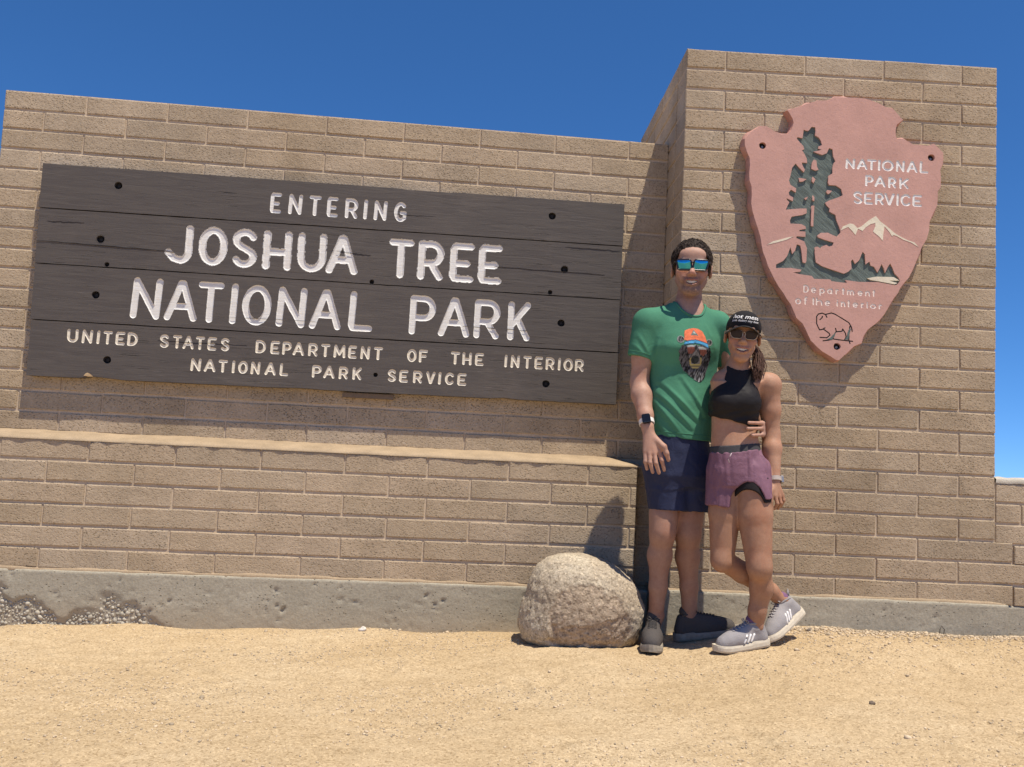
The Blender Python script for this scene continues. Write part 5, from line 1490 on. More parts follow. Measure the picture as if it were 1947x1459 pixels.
# =================================================================== the man
MAN = tag(empty('person', (2.9968, -0.4200, 0.0999)), 'tall person in green bear print t-shirt, navy shorts and mirrored sunglasses', 'person')
mH = V3((2.9904, -0.4550, 1.8217)); mR = frame(-0.26, 0.04, 0.02); ms = 1.05
hp, mW = head_prims(mH, mR, ms, False, 1.05)
skin_m = []
skin_m += hp
neck_b = V3((2.9920, -0.4150, 1.6091))
skin_m += [rcone(mW(0, 0.045, -0.050), neck_b + V3((0, 0.008, 0)), 0.056, 0.066, k=0.018), rcone(neck_b, V3((2.9737, -0.4200, 1.5076)), 0.07, 0.09, k=0.05),
           rcone((2.8209, -0.4200, 1.5528), (3.1192, -0.4200, 1.5539), 0.062, 0.062, k=0.05),
           loft([((2.9737, -0.4200, 1.5076), 0.140, 0.090), ((2.9728, -0.4200, 1.3093), 0.138, 0.095), ((2.9620, -0.4200, 1.1121), 0.130, 0.095), ((2.9637, -0.4200, 0.9170), 0.135, 0.10)], k=0.04)]
# right arm (left in the picture): shoulder, elbow, wrist
sh, el_, wr = (2.7938, -0.4200, 1.5412), (2.7723, -0.4150, 1.2788), (2.7894, -0.5250, 1.0714)
skin_m += [rcone(sh, lerp(sh, el_, 0.55), 0.056, 0.050, k=0.02), rcone(lerp(sh, el_, 0.55), el_, 0.050, 0.042, k=0.02),
           rcone(el_, lerp(el_, wr, 0.28), 0.043, 0.047, k=0.02), rcone(lerp(el_, wr, 0.28), lerp(el_, wr, 0.75), 0.047, 0.035, k=0.02), rcone(lerp(el_, wr, 0.75), wr, 0.035, 0.029, k=0.02)]
# right hand hanging before the thigh, back of the hand to the viewer
kn = [(2.7788, -0.5450, 0.9620), (2.7957, -0.5550, 0.9535), (2.8165, -0.5580, 0.9545), (2.8385, -0.5550, 0.9649)]
for q in kn: skin_m.append(rcone(wr, q, 0.021, 0.0125, k=0.012))
skin_m += finger([kn[0], (2.7780, -0.5550, 0.9152), (2.7882, -0.5480, 0.8827)], 0.0105, 0.0078)
skin_m += finger([kn[1], (2.7966, -0.5670, 0.9116), (2.8124, -0.5580, 0.8701)], 0.0115, 0.0083)
skin_m += finger([kn[2], (2.8221, -0.5700, 0.9105), (2.8407, -0.5600, 0.8679)], 0.0115, 0.0085)
skin_m += finger([kn[3], (2.8500, -0.5670, 0.9234), (2.8650, -0.5570, 0.8818)], 0.0115, 0.0083)
skin_m += finger([lerp(wr, kn[3], 0.35), (2.8553, -0.5700, 0.9845), (2.8675, -0.5730, 0.9570), (2.8798, -0.5670, 0.9272)], 0.0165, 0.0090, k=0.008)
# left arm round the other person's back, fingers at the waist
sh2, el2, wr2 = (3.1310, -0.4150, 1.5553), (3.2393, -0.3700, 1.2907), (3.3425, -0.5000, 1.1148)
skin_m += [rcone(sh2, el2, 0.055, 0.043, k=0.02), rcone(el2, wr2, 0.045, 0.029, k=0.02)]
for m1, m2, m3 in (((3.3182, -0.5800, 1.1160), (3.2501, -0.6920, 1.1070), (3.1822, -0.7340, 1.1046)), ((3.3187, -0.5800, 1.0947), (3.2508, -0.6920, 1.0840), (3.1778, -0.7350, 1.0793)), ((3.3194, -0.5800, 1.0711), (3.2602, -0.6820, 1.0571), (3.2054, -0.7200, 1.0515))):
    skin_m += [rcone(wr2, m1, 0.022, 0.012, k=0.012)] + finger([m1, m2, m3], 0.0092, 0.0074)
skin_m.append(rcone((3.2636, -0.6760, 1.1058), (3.2696, -0.6700, 1.0600), 0.013, 0.013, k=0.01))
# legs
hipR, kneeR, ankR = (2.9140, -0.4200, 0.9147), (2.8954, -0.4550, 0.6083), (2.8924, -0.4000, 0.2158)
hipL, kneeL, ankL = (3.0401, -0.4150, 0.9206), (3.0257, -0.4150, 0.6050), (3.0616, -0.3650, 0.2096)
for hq, kq, aq in ((hipR, kneeR, ankR), (hipL, kneeL, ankL)):
    hq, kq, aq = V3(hq), V3(kq), V3(aq)
    cf = lerp(kq, aq, 0.30) + V3((0, 0.016, 0))
    skin_m += [rcone(hq, kq, 0.086, 0.057, k=0.03), rcone(lerp(hq, kq, 0.8), lerp(kq, aq, 0.08), 0.058, 0.051, k=0.03),
               ell(kq + V3((0, -0.030, -0.004)), (0.034, 0.026, 0.045), k=0.03),
               rcone(lerp(kq, aq, 0.06), cf, 0.047, 0.053, k=0.03), rcone(cf, lerp(kq, aq, 0.66), 0.053, 0.040, k=0.03), rcone(lerp(kq, aq, 0.66), aq, 0.041, 0.035, k=0.02),
               rcone(lerp(kq, aq, 0.1) + V3((0, -0.030, 0)), lerp(kq, aq, 0.9) + V3((0, -0.012, 0)), 0.022, 0.020, k=0.02),
               rcone(aq, aq + V3((0, 0, -0.045)), 0.033, 0.027, k=0.015)]
    for sx in (-1, 1): skin_m.append(ell(aq + V3((sx * 0.030, 0, 0.0)), (0.010, 0.013, 0.014), k=0.012))
body_m = sdf_mesh('body', skin_m, 0.003, SKIN, MAN)
def tint_m(P):
    base = np.tile(np.array([0.445, 0.262, 0.192]), (len(P), 1))
    q = local(P, mH, mR, ms); x, y, z = q.T
    inh = (np.abs(x) < 0.12) & (np.abs(y) < 0.15) & (np.abs(z) < 0.16)
    n = fbm(P * 260, 2)
    # stubble: chin, jaw, moustache
    jaw = np.clip((-0.045 - z) / 0.02, 0, 1) * np.clip((0.03 - y) / 0.03, 0, 1)
    mou = np.exp(-(((np.abs(x) - 0.0) / 0.034) ** 4 + ((z + 0.054) / 0.0085) ** 2)) * (y < -0.06)
    gt = np.exp(-(((np.abs(x) - 0.034) / 0.008) ** 2 + ((z + 0.075) / 0.028) ** 2)) * (y < -0.04)
    chin = np.exp(-((x / 0.032) ** 4 + ((z + 0.104) / 0.022) ** 4)) * (y < -0.04)
    st = np.clip(0.26 * jaw + 0.60 * mou + 0.48 * gt + 0.42 * chin, 0, 0.8) * (z > -0.135) * inh * np.clip(0.8 + 0.35 * n, 0, 1)
    base = base * (1 - st[:, None]) + np.array([0.085, 0.052, 0.038]) * st[:, None]
    lips = np.exp(-((x / 0.028) ** 6 + ((z + 0.0715 - abs(x) * 0.2) / 0.0125) ** 4)) * (y < -0.076) * inh
    base = base * (1 - 0.75 * lips[:, None]) + np.array([0.36, 0.145, 0.115]) * 0.75 * lips[:, None]
    inner = lips * (np.exp(-((z + 0.0725) / 0.006) ** 4)) * (y > -0.0905)
    base = base * (1 - 0.8 * inner[:, None]) + np.array([0.10, 0.03, 0.025]) * 0.8 * inner[:, None]
    flush = np.exp(-(((np.abs(x) - 0.04) / 0.022) ** 2 + ((z + 0.025) / 0.025) ** 2 + ((y + 0.08) / 0.03) ** 2)) + np.exp(-((x / 0.014) ** 2 + ((z + 0.034) / 0.014) ** 2)) * (y < -0.09)
    base = base * (1 + flush[:, None] * inh[:, None] * np.array([0.08, -0.14, -0.16]))
    brow = np.exp(-(((np.abs(x) - 0.032) / 0.019) ** 4 + ((z - 0.022) / 0.005) ** 2)) * (y < -0.06) * inh
    base = base * (1 - 0.85 * brow[:, None]) + np.array([0.04, 0.026, 0.02]) * 0.85 * brow[:, None]
    leg = np.clip((0.80 - P[:, 2]) / 0.04, 0, 1)[:, None]  # legs browner: tan and hair, with their shade also painted into the colour
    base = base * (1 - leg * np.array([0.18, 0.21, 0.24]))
    return base
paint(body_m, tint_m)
teeth(mH, mR, ms, MAN, 0.023)
# hair
def hairfield(x, y, z, H=mH, R=mR, s=ms):
    dx, dy, dz = x - H[0], y - H[1], z - H[2]
    q = [(dx * R[0, i] + dy * R[1, i] + dz * R[2, i]) / s for i in range(3)]
    a = np.sqrt((q[0] / 0.0895) ** 2 + ((q[1] - 0.020) / 0.107) ** 2 + ((q[2] - 0.036) / 0.099) ** 2)
    d = (a - 1) * 0.086
    line = 0.076 - 0.5 * np.clip(np.abs(q[0]) - 0.048, 0, 1) * 3.4 + 0.004 * np.sin(q[0] * 70 + 1)      # front hairline
    below = np.where(q[1] < 0.0, line - q[2], (-0.030 - q[2]) + np.clip(q[1], 0, 0.05) * -0.7)
    t = np.clip((q[1] + 0.042) / 0.03, 0, 1)
    cutv = (line - q[2]) * (1 - t) + t * np.maximum(-0.030 - q[2] - 0.6 * np.clip(q[1] - 0.02, 0, 0.06), -0.05)
    return np.maximum(d, cutv) * s
hp_ = [('u', 0.004, hairfield, mH - 0.13, mH + 0.15)]
HAIR_M = mat_hair('dark_brown_hair', (0.012, 0.008, 0.006), (0.055, 0.036, 0.027), (70, 70, 14))
sdf_mesh('hair', hp_, 0.0025, HAIR_M, MAN, post=lambda P: 0.0035 * fbm(P * np.array([150, 150, 42]), 3) - 0.001 + 0.0025 * fbm(P * 60, 2))
rr = random.Random(9); parts = []
ho = [o for o in MAN.children if o.name.startswith('hair')][0]
hb_ = bvh_of(ho)
for i in range(520):
    az = rr.uniform(-2.4, 2.4); elv = rr.uniform(0.12, 1.45)
    d_ = V3((math.sin(az) * math.cos(elv), -math.cos(az) * math.cos(elv), math.sin(elv)))
    c0_ = mW(0, 0.02, 0.036)
    def on(dv, lift):
        w_ = mR @ (dv / np.linalg.norm(dv)); h = hb_.ray_cast(Vector(c0_ + w_ * 0.3), Vector(-w_))
        return (V3(h[0]) + w_ * lift) if h[0] is not None else None
    comb = V3((0.35 * math.copysign(1, d_[0]) * min(1, abs(d_[0]) * 3), -0.55, -0.55)); L_ = rr.uniform(0.10, 0.24)
    side_ = V3((rr.gauss(0, 0.10), rr.gauss(0, 0.10), rr.gauss(0, 0.06)))
    q = [on(d_ + (comb * L_ + side_) * t, 0.0008 + 0.003 * t * rr.random()) for t in (0, 0.35, 0.7, 1.0)]
    q = [x_ for x_ in q if x_ is not None]
    if len(q) == 4 and all(np.linalg.norm(q[j + 1] - q[j]) < 0.03 for j in range(3)): parts.append(tube(q, [0.0018, 0.0017, 0.0013, 0.0004], 4))
v, f = merge(parts)
hs_ = mesh_obj('hair_strands', v, f, HAIR_M, smooth=True); tag(hs_, kind='stuff'); adopt(hs_, MAN)
MIRROR = NT('blue_mirror_lens', 0.08, 0.9, 1.0)
MIRROR.color(MIRROR.ramp(MIRROR.noise(30, 2), [(0.4, (0.045, 0.33, 0.52)), (0.6, (0.06, 0.41, 0.56))]))
BLACKPL = plain('black_plastic', (0.014, 0.014, 0.017), 0.3, 0.5, 0, 0.1, 60, 0)
sunglasses(mH, mR, ms, MAN, 'sunglasses', 0.0300, 0.0225, 0.0085, 0.0345, 0.001, -0.1045, 0.0040, MIRROR.m, BLACKPL)

# t-shirt
TEE = mat_cloth('green_cotton', (0.070, 0.222, 0.136), 0.0035, 0.9, 11)
cuffR, cuffRd = V3((2.7655, -0.4250, 1.3955)), V3((2.7601, -0.4150, 1.2732)) - V3((2.7754, -0.4200, 1.4954))
cuffL, cuffLd = V3((3.1921, -0.3850, 1.3997)), V3((3.2122, -0.3600, 1.3654)) - V3((3.1424, -0.4150, 1.5185))
cuffRd /= np.linalg.norm(cuffRd); cuffLd /= np.linalg.norm(cuffLd)
nR = cuffRd + V3((-0.16, 0, 0.0)); nR /= np.linalg.norm(nR)
tee = [loft([((2.9864, -0.4120, 1.6518), 0.074, 0.062), ((2.9819, -0.4140, 1.6162), 0.120, 0.078), ((2.9774, -0.4170, 1.5730), 0.160, 0.098), ((2.9754, -0.4240, 1.4947), 0.170, 0.126), ((2.9735, -0.4280, 1.4421), 0.168, 0.138), ((2.9743, -0.4180, 1.3590), 0.165, 0.114), ((2.9714, -0.4170, 1.3046), 0.161, 0.113), ((2.9657, -0.4230, 1.1980), 0.157, 0.126), ((2.9664, -0.4220, 1.1123), 0.154, 0.124), ((2.9680, -0.4200, 1.0098), 0.152, 0.122)], k=0.01,
             cut=[((2.9649, -0.4200, 1.0267), (-0.05, 0.0, -1.0))]),
       rcone((2.9460, -0.4150, 1.6212), (2.7980, -0.4200, 1.5613), 0.046, 0.066, k=0.035), rcone((3.0272, -0.4150, 1.6189), (3.1295, -0.4180, 1.5723), 0.046, 0.066, k=0.035),
       rcone((2.7980, -0.4200, 1.5613), (2.7611, -0.4200, 1.3465), 0.067, 0.060, k=0.022, cut=[(cuffR, nR)]),
       rcone((3.1295, -0.4180, 1.5723), (3.2150, -0.3600, 1.3580), 0.066, 0.060, k=0.022, cut=[(cuffL, cuffLd)]),
       # neck opening
       rcone(V3(neck_b) + V3((0.001, -0.016, -0.012)), mW(0, 0.0, -0.02), 0.070, 0.074, k=0.006, op='s')]
FOLDS = [((2.8503, -0.5500, 1.2802), (3.0212, -0.5500, 1.1111), 0.007, 0.010), ((2.8127, -0.5400, 1.2550), (2.9933, -0.5500, 1.0741), 0.006, 0.009), ((2.8021, -0.5400, 1.2140), (2.9509, -0.5500, 1.0364), 0.006, 0.010), ((2.9418, -0.5500, 1.3020), (3.0570, -0.5500, 1.1367), 0.006, 0.010),
         ((2.8001, -0.5300, 1.3387), (2.8492, -0.5500, 1.3111), 0.006, 0.012), ((2.8114, -0.5300, 1.3634), (2.8314, -0.5300, 1.4848), 0.005, 0.010), ((3.0660, -0.5400, 1.4979), (3.0379, -0.5500, 1.3506), 0.006, 0.012), ((3.0504, -0.5300, 1.5467), (3.0856, -0.5300, 1.4519), 0.004, 0.009),
         ((2.8023, -0.5300, 1.1479), (2.9032, -0.5500, 1.0152), 0.004, 0.009), ((2.7485, -0.4700, 1.4874), (2.7906, -0.4800, 1.4156), 0.004, 0.008), ((2.7277, -0.4700, 1.4495), (2.7764, -0.4800, 1.4002), 0.003, 0.007)]
def tee_post(P):
    d = 0.0030 * fbm(P * np.array([9, 9, 6]), 3)
    for a, b, amp, w in FOLDS:
        a, b = V3(a), V3(b); ab = b - a
        t = np.clip(((P - a) @ ab) / (ab @ ab), 0, 1)
        # distance in the picture plane so that folds follow the cloth
        e = (P - a) - t[:, None] * ab; r2 = e[:, 0] ** 2 + e[:, 2] ** 2 + 0.04 * e[:, 1] ** 2
        d = d - amp * np.exp(-r2 / (w * w)) * np.sin(np.pi * np.clip(t, 0.05, 0.95)) ** 0.5 * (P[:, 1] < -0.37)
        e2 = e + V3((0.012, 0, 0.014)); r22 = e2[:, 0] ** 2 + e2[:, 2] ** 2
        d = d + 0.4 * amp * np.exp(-r22 / (w * w)) * (P[:, 1] < -0.37)
    return d
tee_o = sdf_mesh('t_shirt', tee, 0.003, TEE, MAN, post=tee_post)
# ribbed collar and stitched hems
nb = V3(neck_b); cl = []
tb = bvh_of(tee_o)
for t in np.linspace(0, 2 * math.pi, 40, endpoint=False):
    d_ = V3((math.cos(t), math.sin(t), 0))
    c_ = nb + V3((0.001, -0.016, -0.012)) + d_ * 0.073
    h = tb.ray_cast(Vector(c_ + V3((0, 0, 0.12))), Vector((0, 0, -1)))
    cl.append(V3(h[0]) if h[0] else c_ + V3((0, 0, 0.02)))
v, f = tube(cl, 0.0062, 8, True)
adopt_sub2(mesh_obj('collar', v, f, TEE, smooth=True), tee_o)

# stitched hem lines at waist and cuffs
def ring_on(bv, c, n, r=0.35, m=60):
    n = Vector(n).normalized(); u = n.cross(Vector((0, 1, 0.01))).normalized(); w = n.cross(u); out = []
    for t in np.linspace(0, 2 * math.pi, m, endpoint=False):
        d_ = u * math.cos(t) + w * math.sin(t)
        h = bv.ray_cast(Vector(c) + d_ * r, -d_)
        if h[0] is not None and (h[0] - Vector(c)).length < 0.24: out.append(h[0] + d_ * 0.0004)
    return out
for c_, n_, r_ in (((2.9667, -0.4200, 1.0488), (0.05, 0, 1), 0.4), (cuffR - cuffRd * 0.018, nR, 0.12)):
    rg = ring_on(tb, c_, n_, r_)
    if len(rg) > 20:
        v, f = tube(rg, 0.0016, 5, True); adopt_sub2(mesh_obj('hem_stitch', v, f, TEE, smooth=True), tee_o)
# bear print
def inpoly(U, Vv, poly):
    r = np.zeros(U.shape, bool); j = len(poly) - 1
    for i in range(len(poly)):
        xi, yi = poly[i]; xj, yj = poly[j]
        r ^= ((yi > Vv) != (yj > Vv)) & (U < (xj - xi) * (Vv - yi) / (yj - yi + 1e-12) + xi)
        j = i
    return r
p00, pu, pv = V3((2.8361, -0.5450, 1.5795)), V3((3.1303, -0.5450, 1.5981)), V3((2.8481, -0.5450, 1.2447))
us_ = np.arange(255, 1000, 9.0); vs_ = np.arange(232, 1345, 9.0)
U, Vv = np.meshgrid(us_, vs_, indexing='ij')
n1 = fbm(np.stack([U / 16 + Vv / 60, Vv / 55, U * 0], -1), 3); n2 = fbm(np.stack([U / 30, Vv / 30, U * 0 + 5], -1), 2)
fur = inpoly(U + n1 * 14, Vv + n2 * 10, [(345, 590), (310, 700), (312, 850), (370, 1000), (440, 1110), (560, 1215), (680, 1312), (760, 1330), (850, 1250), (920, 1080), (965, 900), (955, 720), (900, 600)])
ears = (np.hypot(U - 350, Vv - 475) < 76) | (np.hypot(U - 920, Vv - 545) < 72)
hat = inpoly(U, Vv, [(415, 500), (420, 380), (440, 295), (520, 258), (620, 240), (720, 255), (800, 310), (850, 420), (882, 580), (760, 540), (640, 500), (520, 510)])
brim = inpoly(U, Vv, [(395, 570), (415, 525), (520, 495), (640, 482), (760, 515), (880, 560), (902, 675), (840, 640), (760, 600), (640, 572), (520, 578), (388, 602)])
keep = fur | ears | hat | brim
col = np.zeros(U.shape + (3,))
g_ = np.clip(0.085 + 0.11 * n1 + 0.04 * n2, 0.018, 0.36)[..., None]
lowb = np.clip((Vv - 1050) / 250, 0, 1)[..., None] * np.clip(n1[..., None] + 0.2, 0, 1)
col[:] = g_ * np.array([1.0, 0.98, 1.02]) + lowb * 0.22
er = np.minimum(np.hypot(U - 350, Vv - 475) / 76, np.hypot(U - 920, Vv - 545) / 72)
col[ears & ~fur & (er > 0.78)] = (0.30, 0.31, 0.29)
for poly, c_ in (([(462, 640), (600, 628), (622, 700), (565, 772), (490, 765)], (0.26, 0.10, 0.075)), ([(700, 690), (850, 690), (862, 760), (800, 812), (740, 785)], (0.28, 0.11, 0.08)),
                 ([(650, 690), (742, 830), (790, 880), (765, 1000), (705, 1062), (600, 1052), (545, 990), (540, 870), (572, 780)], (0.25, 0.24, 0.235))):
    m = inpoly(U, Vv, poly); col[m] = np.array(c_) * (1 + 0.35 * n1[m])[:, None]
m = inpoly(U, Vv, [(470, 605), (560, 592), (615, 610), (605, 630), (470, 640)]) | inpoly(U, Vv, [(680, 640), (760, 630), (850, 670), (840, 690), (700, 690)])
col[m] = (0.42, 0.45, 0.44)
mz = ((np.abs(np.hypot((U - 655) / 108, (Vv - 905) / 132) - 1) < 0.13) & (Vv > 840)); col[mz] = (0.50, 0.40, 0.15)
m = inpoly(U, Vv, [(560, 965), (750, 960), (765, 1000), (700, 1060), (610, 1052), (550, 1000)]); col[m] = np.where((np.sin(Vv[m] / 9) > 0)[:, None], (0.55, 0.46, 0.17), (0.24, 0.2, 0.12))
m = np.hypot((U - 640) / 82, (Vv - 880) / 82) < 1; col[m] = np.array((0.045, 0.05, 0.05)) * (1 + 0.5 * n2[m])[:, None]
col[hat] = np.array((0.70, 0.175, 0.085)) * (1 + 0.18 * n2[hat])[:, None]
m = inpoly(U, Vv, [(620, 285), (705, 405), (550, 395)]); col[m] = (0.13, 0.17, 0.16)
m = inpoly(U, Vv, [(625, 310), (655, 360), (600, 355)]); col[m] = (0.45, 0.48, 0.45)
col[brim] = np.array((0.085, 0.33, 0.58)) * (1 + 0.3 * n2[brim])[:, None]
edge = brim & ~(np.roll(brim, 2, 1) & np.roll(brim, -2, 1)); col[edge] = (0.03, 0.07, 0.12)
P3 = p00 + (U / 1251.0)[..., None] * (pu - p00) + (Vv / 1459.0)[..., None] * (pv - p00)
hit = np.zeros(U.shape, bool); PP = np.zeros(P3.shape)
for i in range(U.shape[0]):
    for j in range(U.shape[1]):
        q = P3[i, j]; h = tb.ray_cast(Vector((q[0], -1.0, q[2])), Vector((0, 1, 0)))
        if h[0] is not None and h[3] < 0.9: hit[i, j] = True; PP[i, j] = V3(h[0]) + V3(h[1]) * 0.0 + V3((0, -0.0016, 0))
kp = keep & hit
idx = np.arange(U.size).reshape(U.shape)
F = np.stack([idx[:-1, :-1], idx[1:, :-1], idx[1:, 1:], idx[:-1, 1:]], -1)
km = kp[:-1, :-1] & kp[1:, :-1] & kp[1:, 1:] & kp[:-1, 1:]
F = F[km]; used, inv = np.unique(F, return_inverse=True)
INK = NT('print_ink', 0.85, 0.15)
a_ = INK.n('ShaderNodeAttribute'); a_.attribute_name = 'tint'
INK.color(INK.mix(1.0, a_.outputs['Color'], INK.ramp(INK.noise(400, 2), [(0.3, 0.85), (0.7, 1.1)]), 'MULTIPLY'))
pr_o = mesh_obj('bear_print', PP.reshape(-1, 3)[used], inv.reshape(F.shape), INK.m, smooth=True)
at = pr_o.data.attributes.new('tint', 'FLOAT_COLOR', 'POINT')
at.data.foreach_set('color', np.concatenate([np.clip(col, 0, 1).reshape(-1, 3)[used], np.ones((len(used), 1))], 1).astype(np.float32).ravel())
adopt_sub2(pr_o, tee_o)

# shorts
NAVY = mat_cloth('navy_nylon', (0.030, 0.036, 0.075), 0.005, 0.6, 16)
hemR, hemL = V3((2.9258, -0.4400, 0.7014)), V3((3.0509, -0.4200, 0.6981))
nsR = V3((0.02, 0.0, -1.0)); nsL = V3((-0.04, 0, -1.0))
sh_m = [loft([((2.9558, -0.4200, 1.0751), 0.140, 0.116), ((2.9612, -0.4200, 0.9899), 0.152, 0.122), ((2.9708, -0.4200, 0.8567), 0.163, 0.126), ((2.9774, -0.4200, 0.8085), 0.140, 0.105)], k=0.02),
        rcone((2.9059, -0.4220, 0.9143), (2.9266, -0.4420, 0.6633), 0.102, 0.094, k=0.03, cut=[(hemR, nsR)]),
        rcone((3.0392, -0.4180, 0.9206), (3.0501, -0.4180, 0.6665), 0.100, 0.086, k=0.022, cut=[(hemL, nsL)])]
def short_post(P):
    return 0.0022 * fbm(P * np.array([16, 16, 7]), 3) + 0.0022 * (1 - np.abs(fbm(P @ np.array([[14, 0, -6], [0, 14, 0], [9, 0, 12]]).T + 3, 2)) * 2)
so_ = sdf_mesh('shorts', sh_m, 0.003, NAVY, MAN, post=short_post)
sb_ = bvh_of(so_)
LOGO = plain('grey_shorts_mark', (0.22, 0.22, 0.25), 0.7)
parts = []
for pl in ([(1236.5, 917), (1239, 911.5), (1236.5, 907)], [(1243.5, 917.5), (1241, 912), (1243.5, 907.5)], [(1237.5, 912), (1242.5, 912)]):
    pass
for a_, b_ in (((2.7745, -0.6700, 0.8510), (2.7788, -0.6700, 0.8285)), ((2.7896, -0.6700, 0.8516), (2.7893, -0.6700, 0.8279)), ((2.7761, -0.6700, 0.8397), (2.7900, -0.6700, 0.8392))):
    pl = []
    for t in (0, 0.5, 1):
        q = lerp(a_, b_, t); h = sb_.ray_cast(Vector((q[0], -1.2, q[2])), Vector((0, 1, 0)))
        if h[0] is not None: pl.append(h[0])
    if len(pl) == 3: parts.append(tube(pl, 0.0016, 5))
if parts:
    v, f = merge(parts); adopt_sub2(mesh_obj('printed_mark', v, f, LOGO), so_)
# watch on the right wrist
STRAPW = plain('white_strap', (0.75, 0.73, 0.70), 0.6)
CASE = plain('dark_watch_case', (0.02, 0.02, 0.022), 0.3, 0.5, 0.3)
SCREEN = plain('black_watch_screen', (0.008, 0.008, 0.010), 0.12, 0.6, 0, 0.0, 60, 0)
aw = V3(wr) - V3(el_)
watch(MAN, lerp(el_, wr, 0.90), aw, 0.0315, 0.0315, 0.023, (-0.25, -1, 0.15), STRAPW, CASE, SCREEN)
# shoes
SH_DK = mat_cloth('charcoal_knit', (0.085, 0.075, 0.070), 0.003, 0.85, 60)
SOLE_DK = plain('dusty_sole', (0.30, 0.265, 0.215), 0.8, 0.2, 0, 0.2)
LACE_DK = plain('dark_laces', (0.07, 0.062, 0.058), 0.85)
MARKW = plain('white_mark', (0.75, 0.73, 0.7), 0.6)
toeR = V3((2.8180, -0.6000, 0.0980)); 
h0 = V3((ankR[0] + 0.006, ankR[1] + 0.060, 0)); t0 = V3((toeR[0], -0.615, 0)); d0 = t0 - h0; d0 /= np.linalg.norm(d0)
zR = max(gz(h0[0], h0[1]), gz(t0[0], t0[1])) - 0.002
shoe(MAN, (h0[0], h0[1], gz(h0[0], h0[1]) + 0.001), (d0[0], d0[1], (gz(t0[0], t0[1]) - gz(h0[0], h0[1])) / 0.29), (0, 0, 1), 0.298, (SH_DK, SOLE_DK, LACE_DK, MARKW), 6, None, 1, 1.08, False, LACE_DK)
h1 = V3((ankL[0] - 0.062, ankL[1] + 0.012, 0)); d1 = V3((0.975, -0.22, 0)); t1 = h1 + d1 * 0.29
shoe(MAN, (h1[0], h1[1], gz(h1[0], h1[1]) + 0.002), (d1[0], d1[1], (gz(t1[0], t1[1]) - gz(h1[0], h1[1])) / 0.29), (0, 0, 1), 0.298, (SH_DK, SOLE_DK, LACE_DK, MARKW), 6, None, 2, 1.05, False, LACE_DK)

# =================================================================== the woman
RS = 0.950
WOM = tag(empty('person', (3.2633, -0.6300, 0.1167)), 'shorter person in black crop top, mauve shorts and black cap, legs crossed', 'person')
wH = V3((3.1716, -0.6600, 1.4890)); wR = frame(-0.30, 0.03, 0.09); ws = 0.935
hp, wW = head_prims(wH, wR, ws, True)
sk = list(hp)
nbw = V3((3.1700, -0.6200, 1.3400))
sk += [rcone(wW(0, 0.042, -0.050), nbw + V3((0, 0.008, 0)), 0.043, 0.048, k=0.016), rcone(nbw, (3.1617, -0.6200, 1.2923), 0.052, 0.06, k=0.04),
       rcone((3.0957, -0.6150, 1.2961), (3.2829, -0.6200, 1.2944), 0.042, 0.042, k=0.04),
       loft([((3.1621, -0.6200, 1.2806), 0.112, 0.070), ((3.1579, -0.6200, 1.1746), 0.108, 0.080), ((3.1576, -0.6220, 1.0808), 0.1055, 0.077), ((3.1615, -0.6220, 1.0274), 0.110, 0.083), ((3.1771, -0.6200, 0.9304), 0.122, 0.100), ((3.1843, -0.6200, 0.8495), 0.122, 0.102)], k=0.035, pw=2.1)]
# left arm (right in the picture)
ws_, we_, ww_ = (3.3149, -0.6200, 1.2820), (3.3361, -0.6000, 1.0598), (3.3318, -0.6650, 0.8601)
sk += [ell((3.3148, -0.6200, 1.2844), (0.053, 0.052, 0.056), k=0.025), rcone(ws_, lerp(ws_, we_, 0.5), 0.050, 0.046, k=0.02), rcone(lerp(ws_, we_, 0.5), we_, 0.046, 0.039, k=0.02),
       rcone(we_, lerp(we_, ww_, 0.3), 0.040, 0.042, k=0.02), rcone(lerp(we_, ww_, 0.3), ww_, 0.042, 0.0245, k=0.02)]
k0, k1, k2, k3 = (3.3089, -0.6900, 0.8007), (3.3248, -0.6920, 0.7947), (3.3444, -0.6850, 0.7929), (3.3627, -0.6750, 0.7977)
for q in (k0, k1, k2, k3): sk.append(rcone(ww_, q, 0.017, 0.0105, k=0.010))
sk += finger([k0, (3.3042, -0.6980, 0.7669), (3.3106, -0.6900, 0.7371)], 0.0095, 0.0070) + finger([k1, (3.3310, -0.7020, 0.7615), (3.3260, -0.6870, 0.7376)], 0.0098, 0.0072)
sk += finger([k2, (3.3513, -0.6930, 0.7640), (3.3451, -0.6750, 0.7398)], 0.0096, 0.0072) + finger([k3, (3.3683, -0.6800, 0.7754), (3.3633, -0.6650, 0.7491)], 0.0090, 0.0068)
sk += finger([lerp(ww_, k0, 0.45), (3.2933, -0.7050, 0.8053), (3.2937, -0.7120, 0.7718)], 0.0120, 0.0075, k=0.008)
# right arm behind the other person's back, fingers showing at his side
wsr = (3.1068, -0.6050, 1.2833)
sk += [ell(wsr, (0.040, 0.042, 0.044), k=0.022), rcone(wsr, (3.1106, -0.3800, 1.1956), 0.037, 0.033, k=0.02), rcone((3.1106, -0.3800, 1.1956), (2.9086, -0.2750, 1.2535), 0.033, 0.025, k=0.02)]
for q0, q1, q2 in (((2.8620, -0.2800, 1.2888), (2.8312, -0.3100, 1.2848), (2.8113, -0.3900, 1.2754)), ((2.8624, -0.2800, 1.2761), (2.8300, -0.3120, 1.2695), (2.8107, -0.3950, 1.2577)), ((2.8656, -0.2800, 1.2610), (2.8319, -0.3120, 1.2545), (2.8150, -0.3900, 1.2434))):
    sk += [rcone((2.9086, -0.2750, 1.2535), q0, 0.022, 0.012, k=0.01)] + finger([q0, q1, q2], 0.011, 0.008)
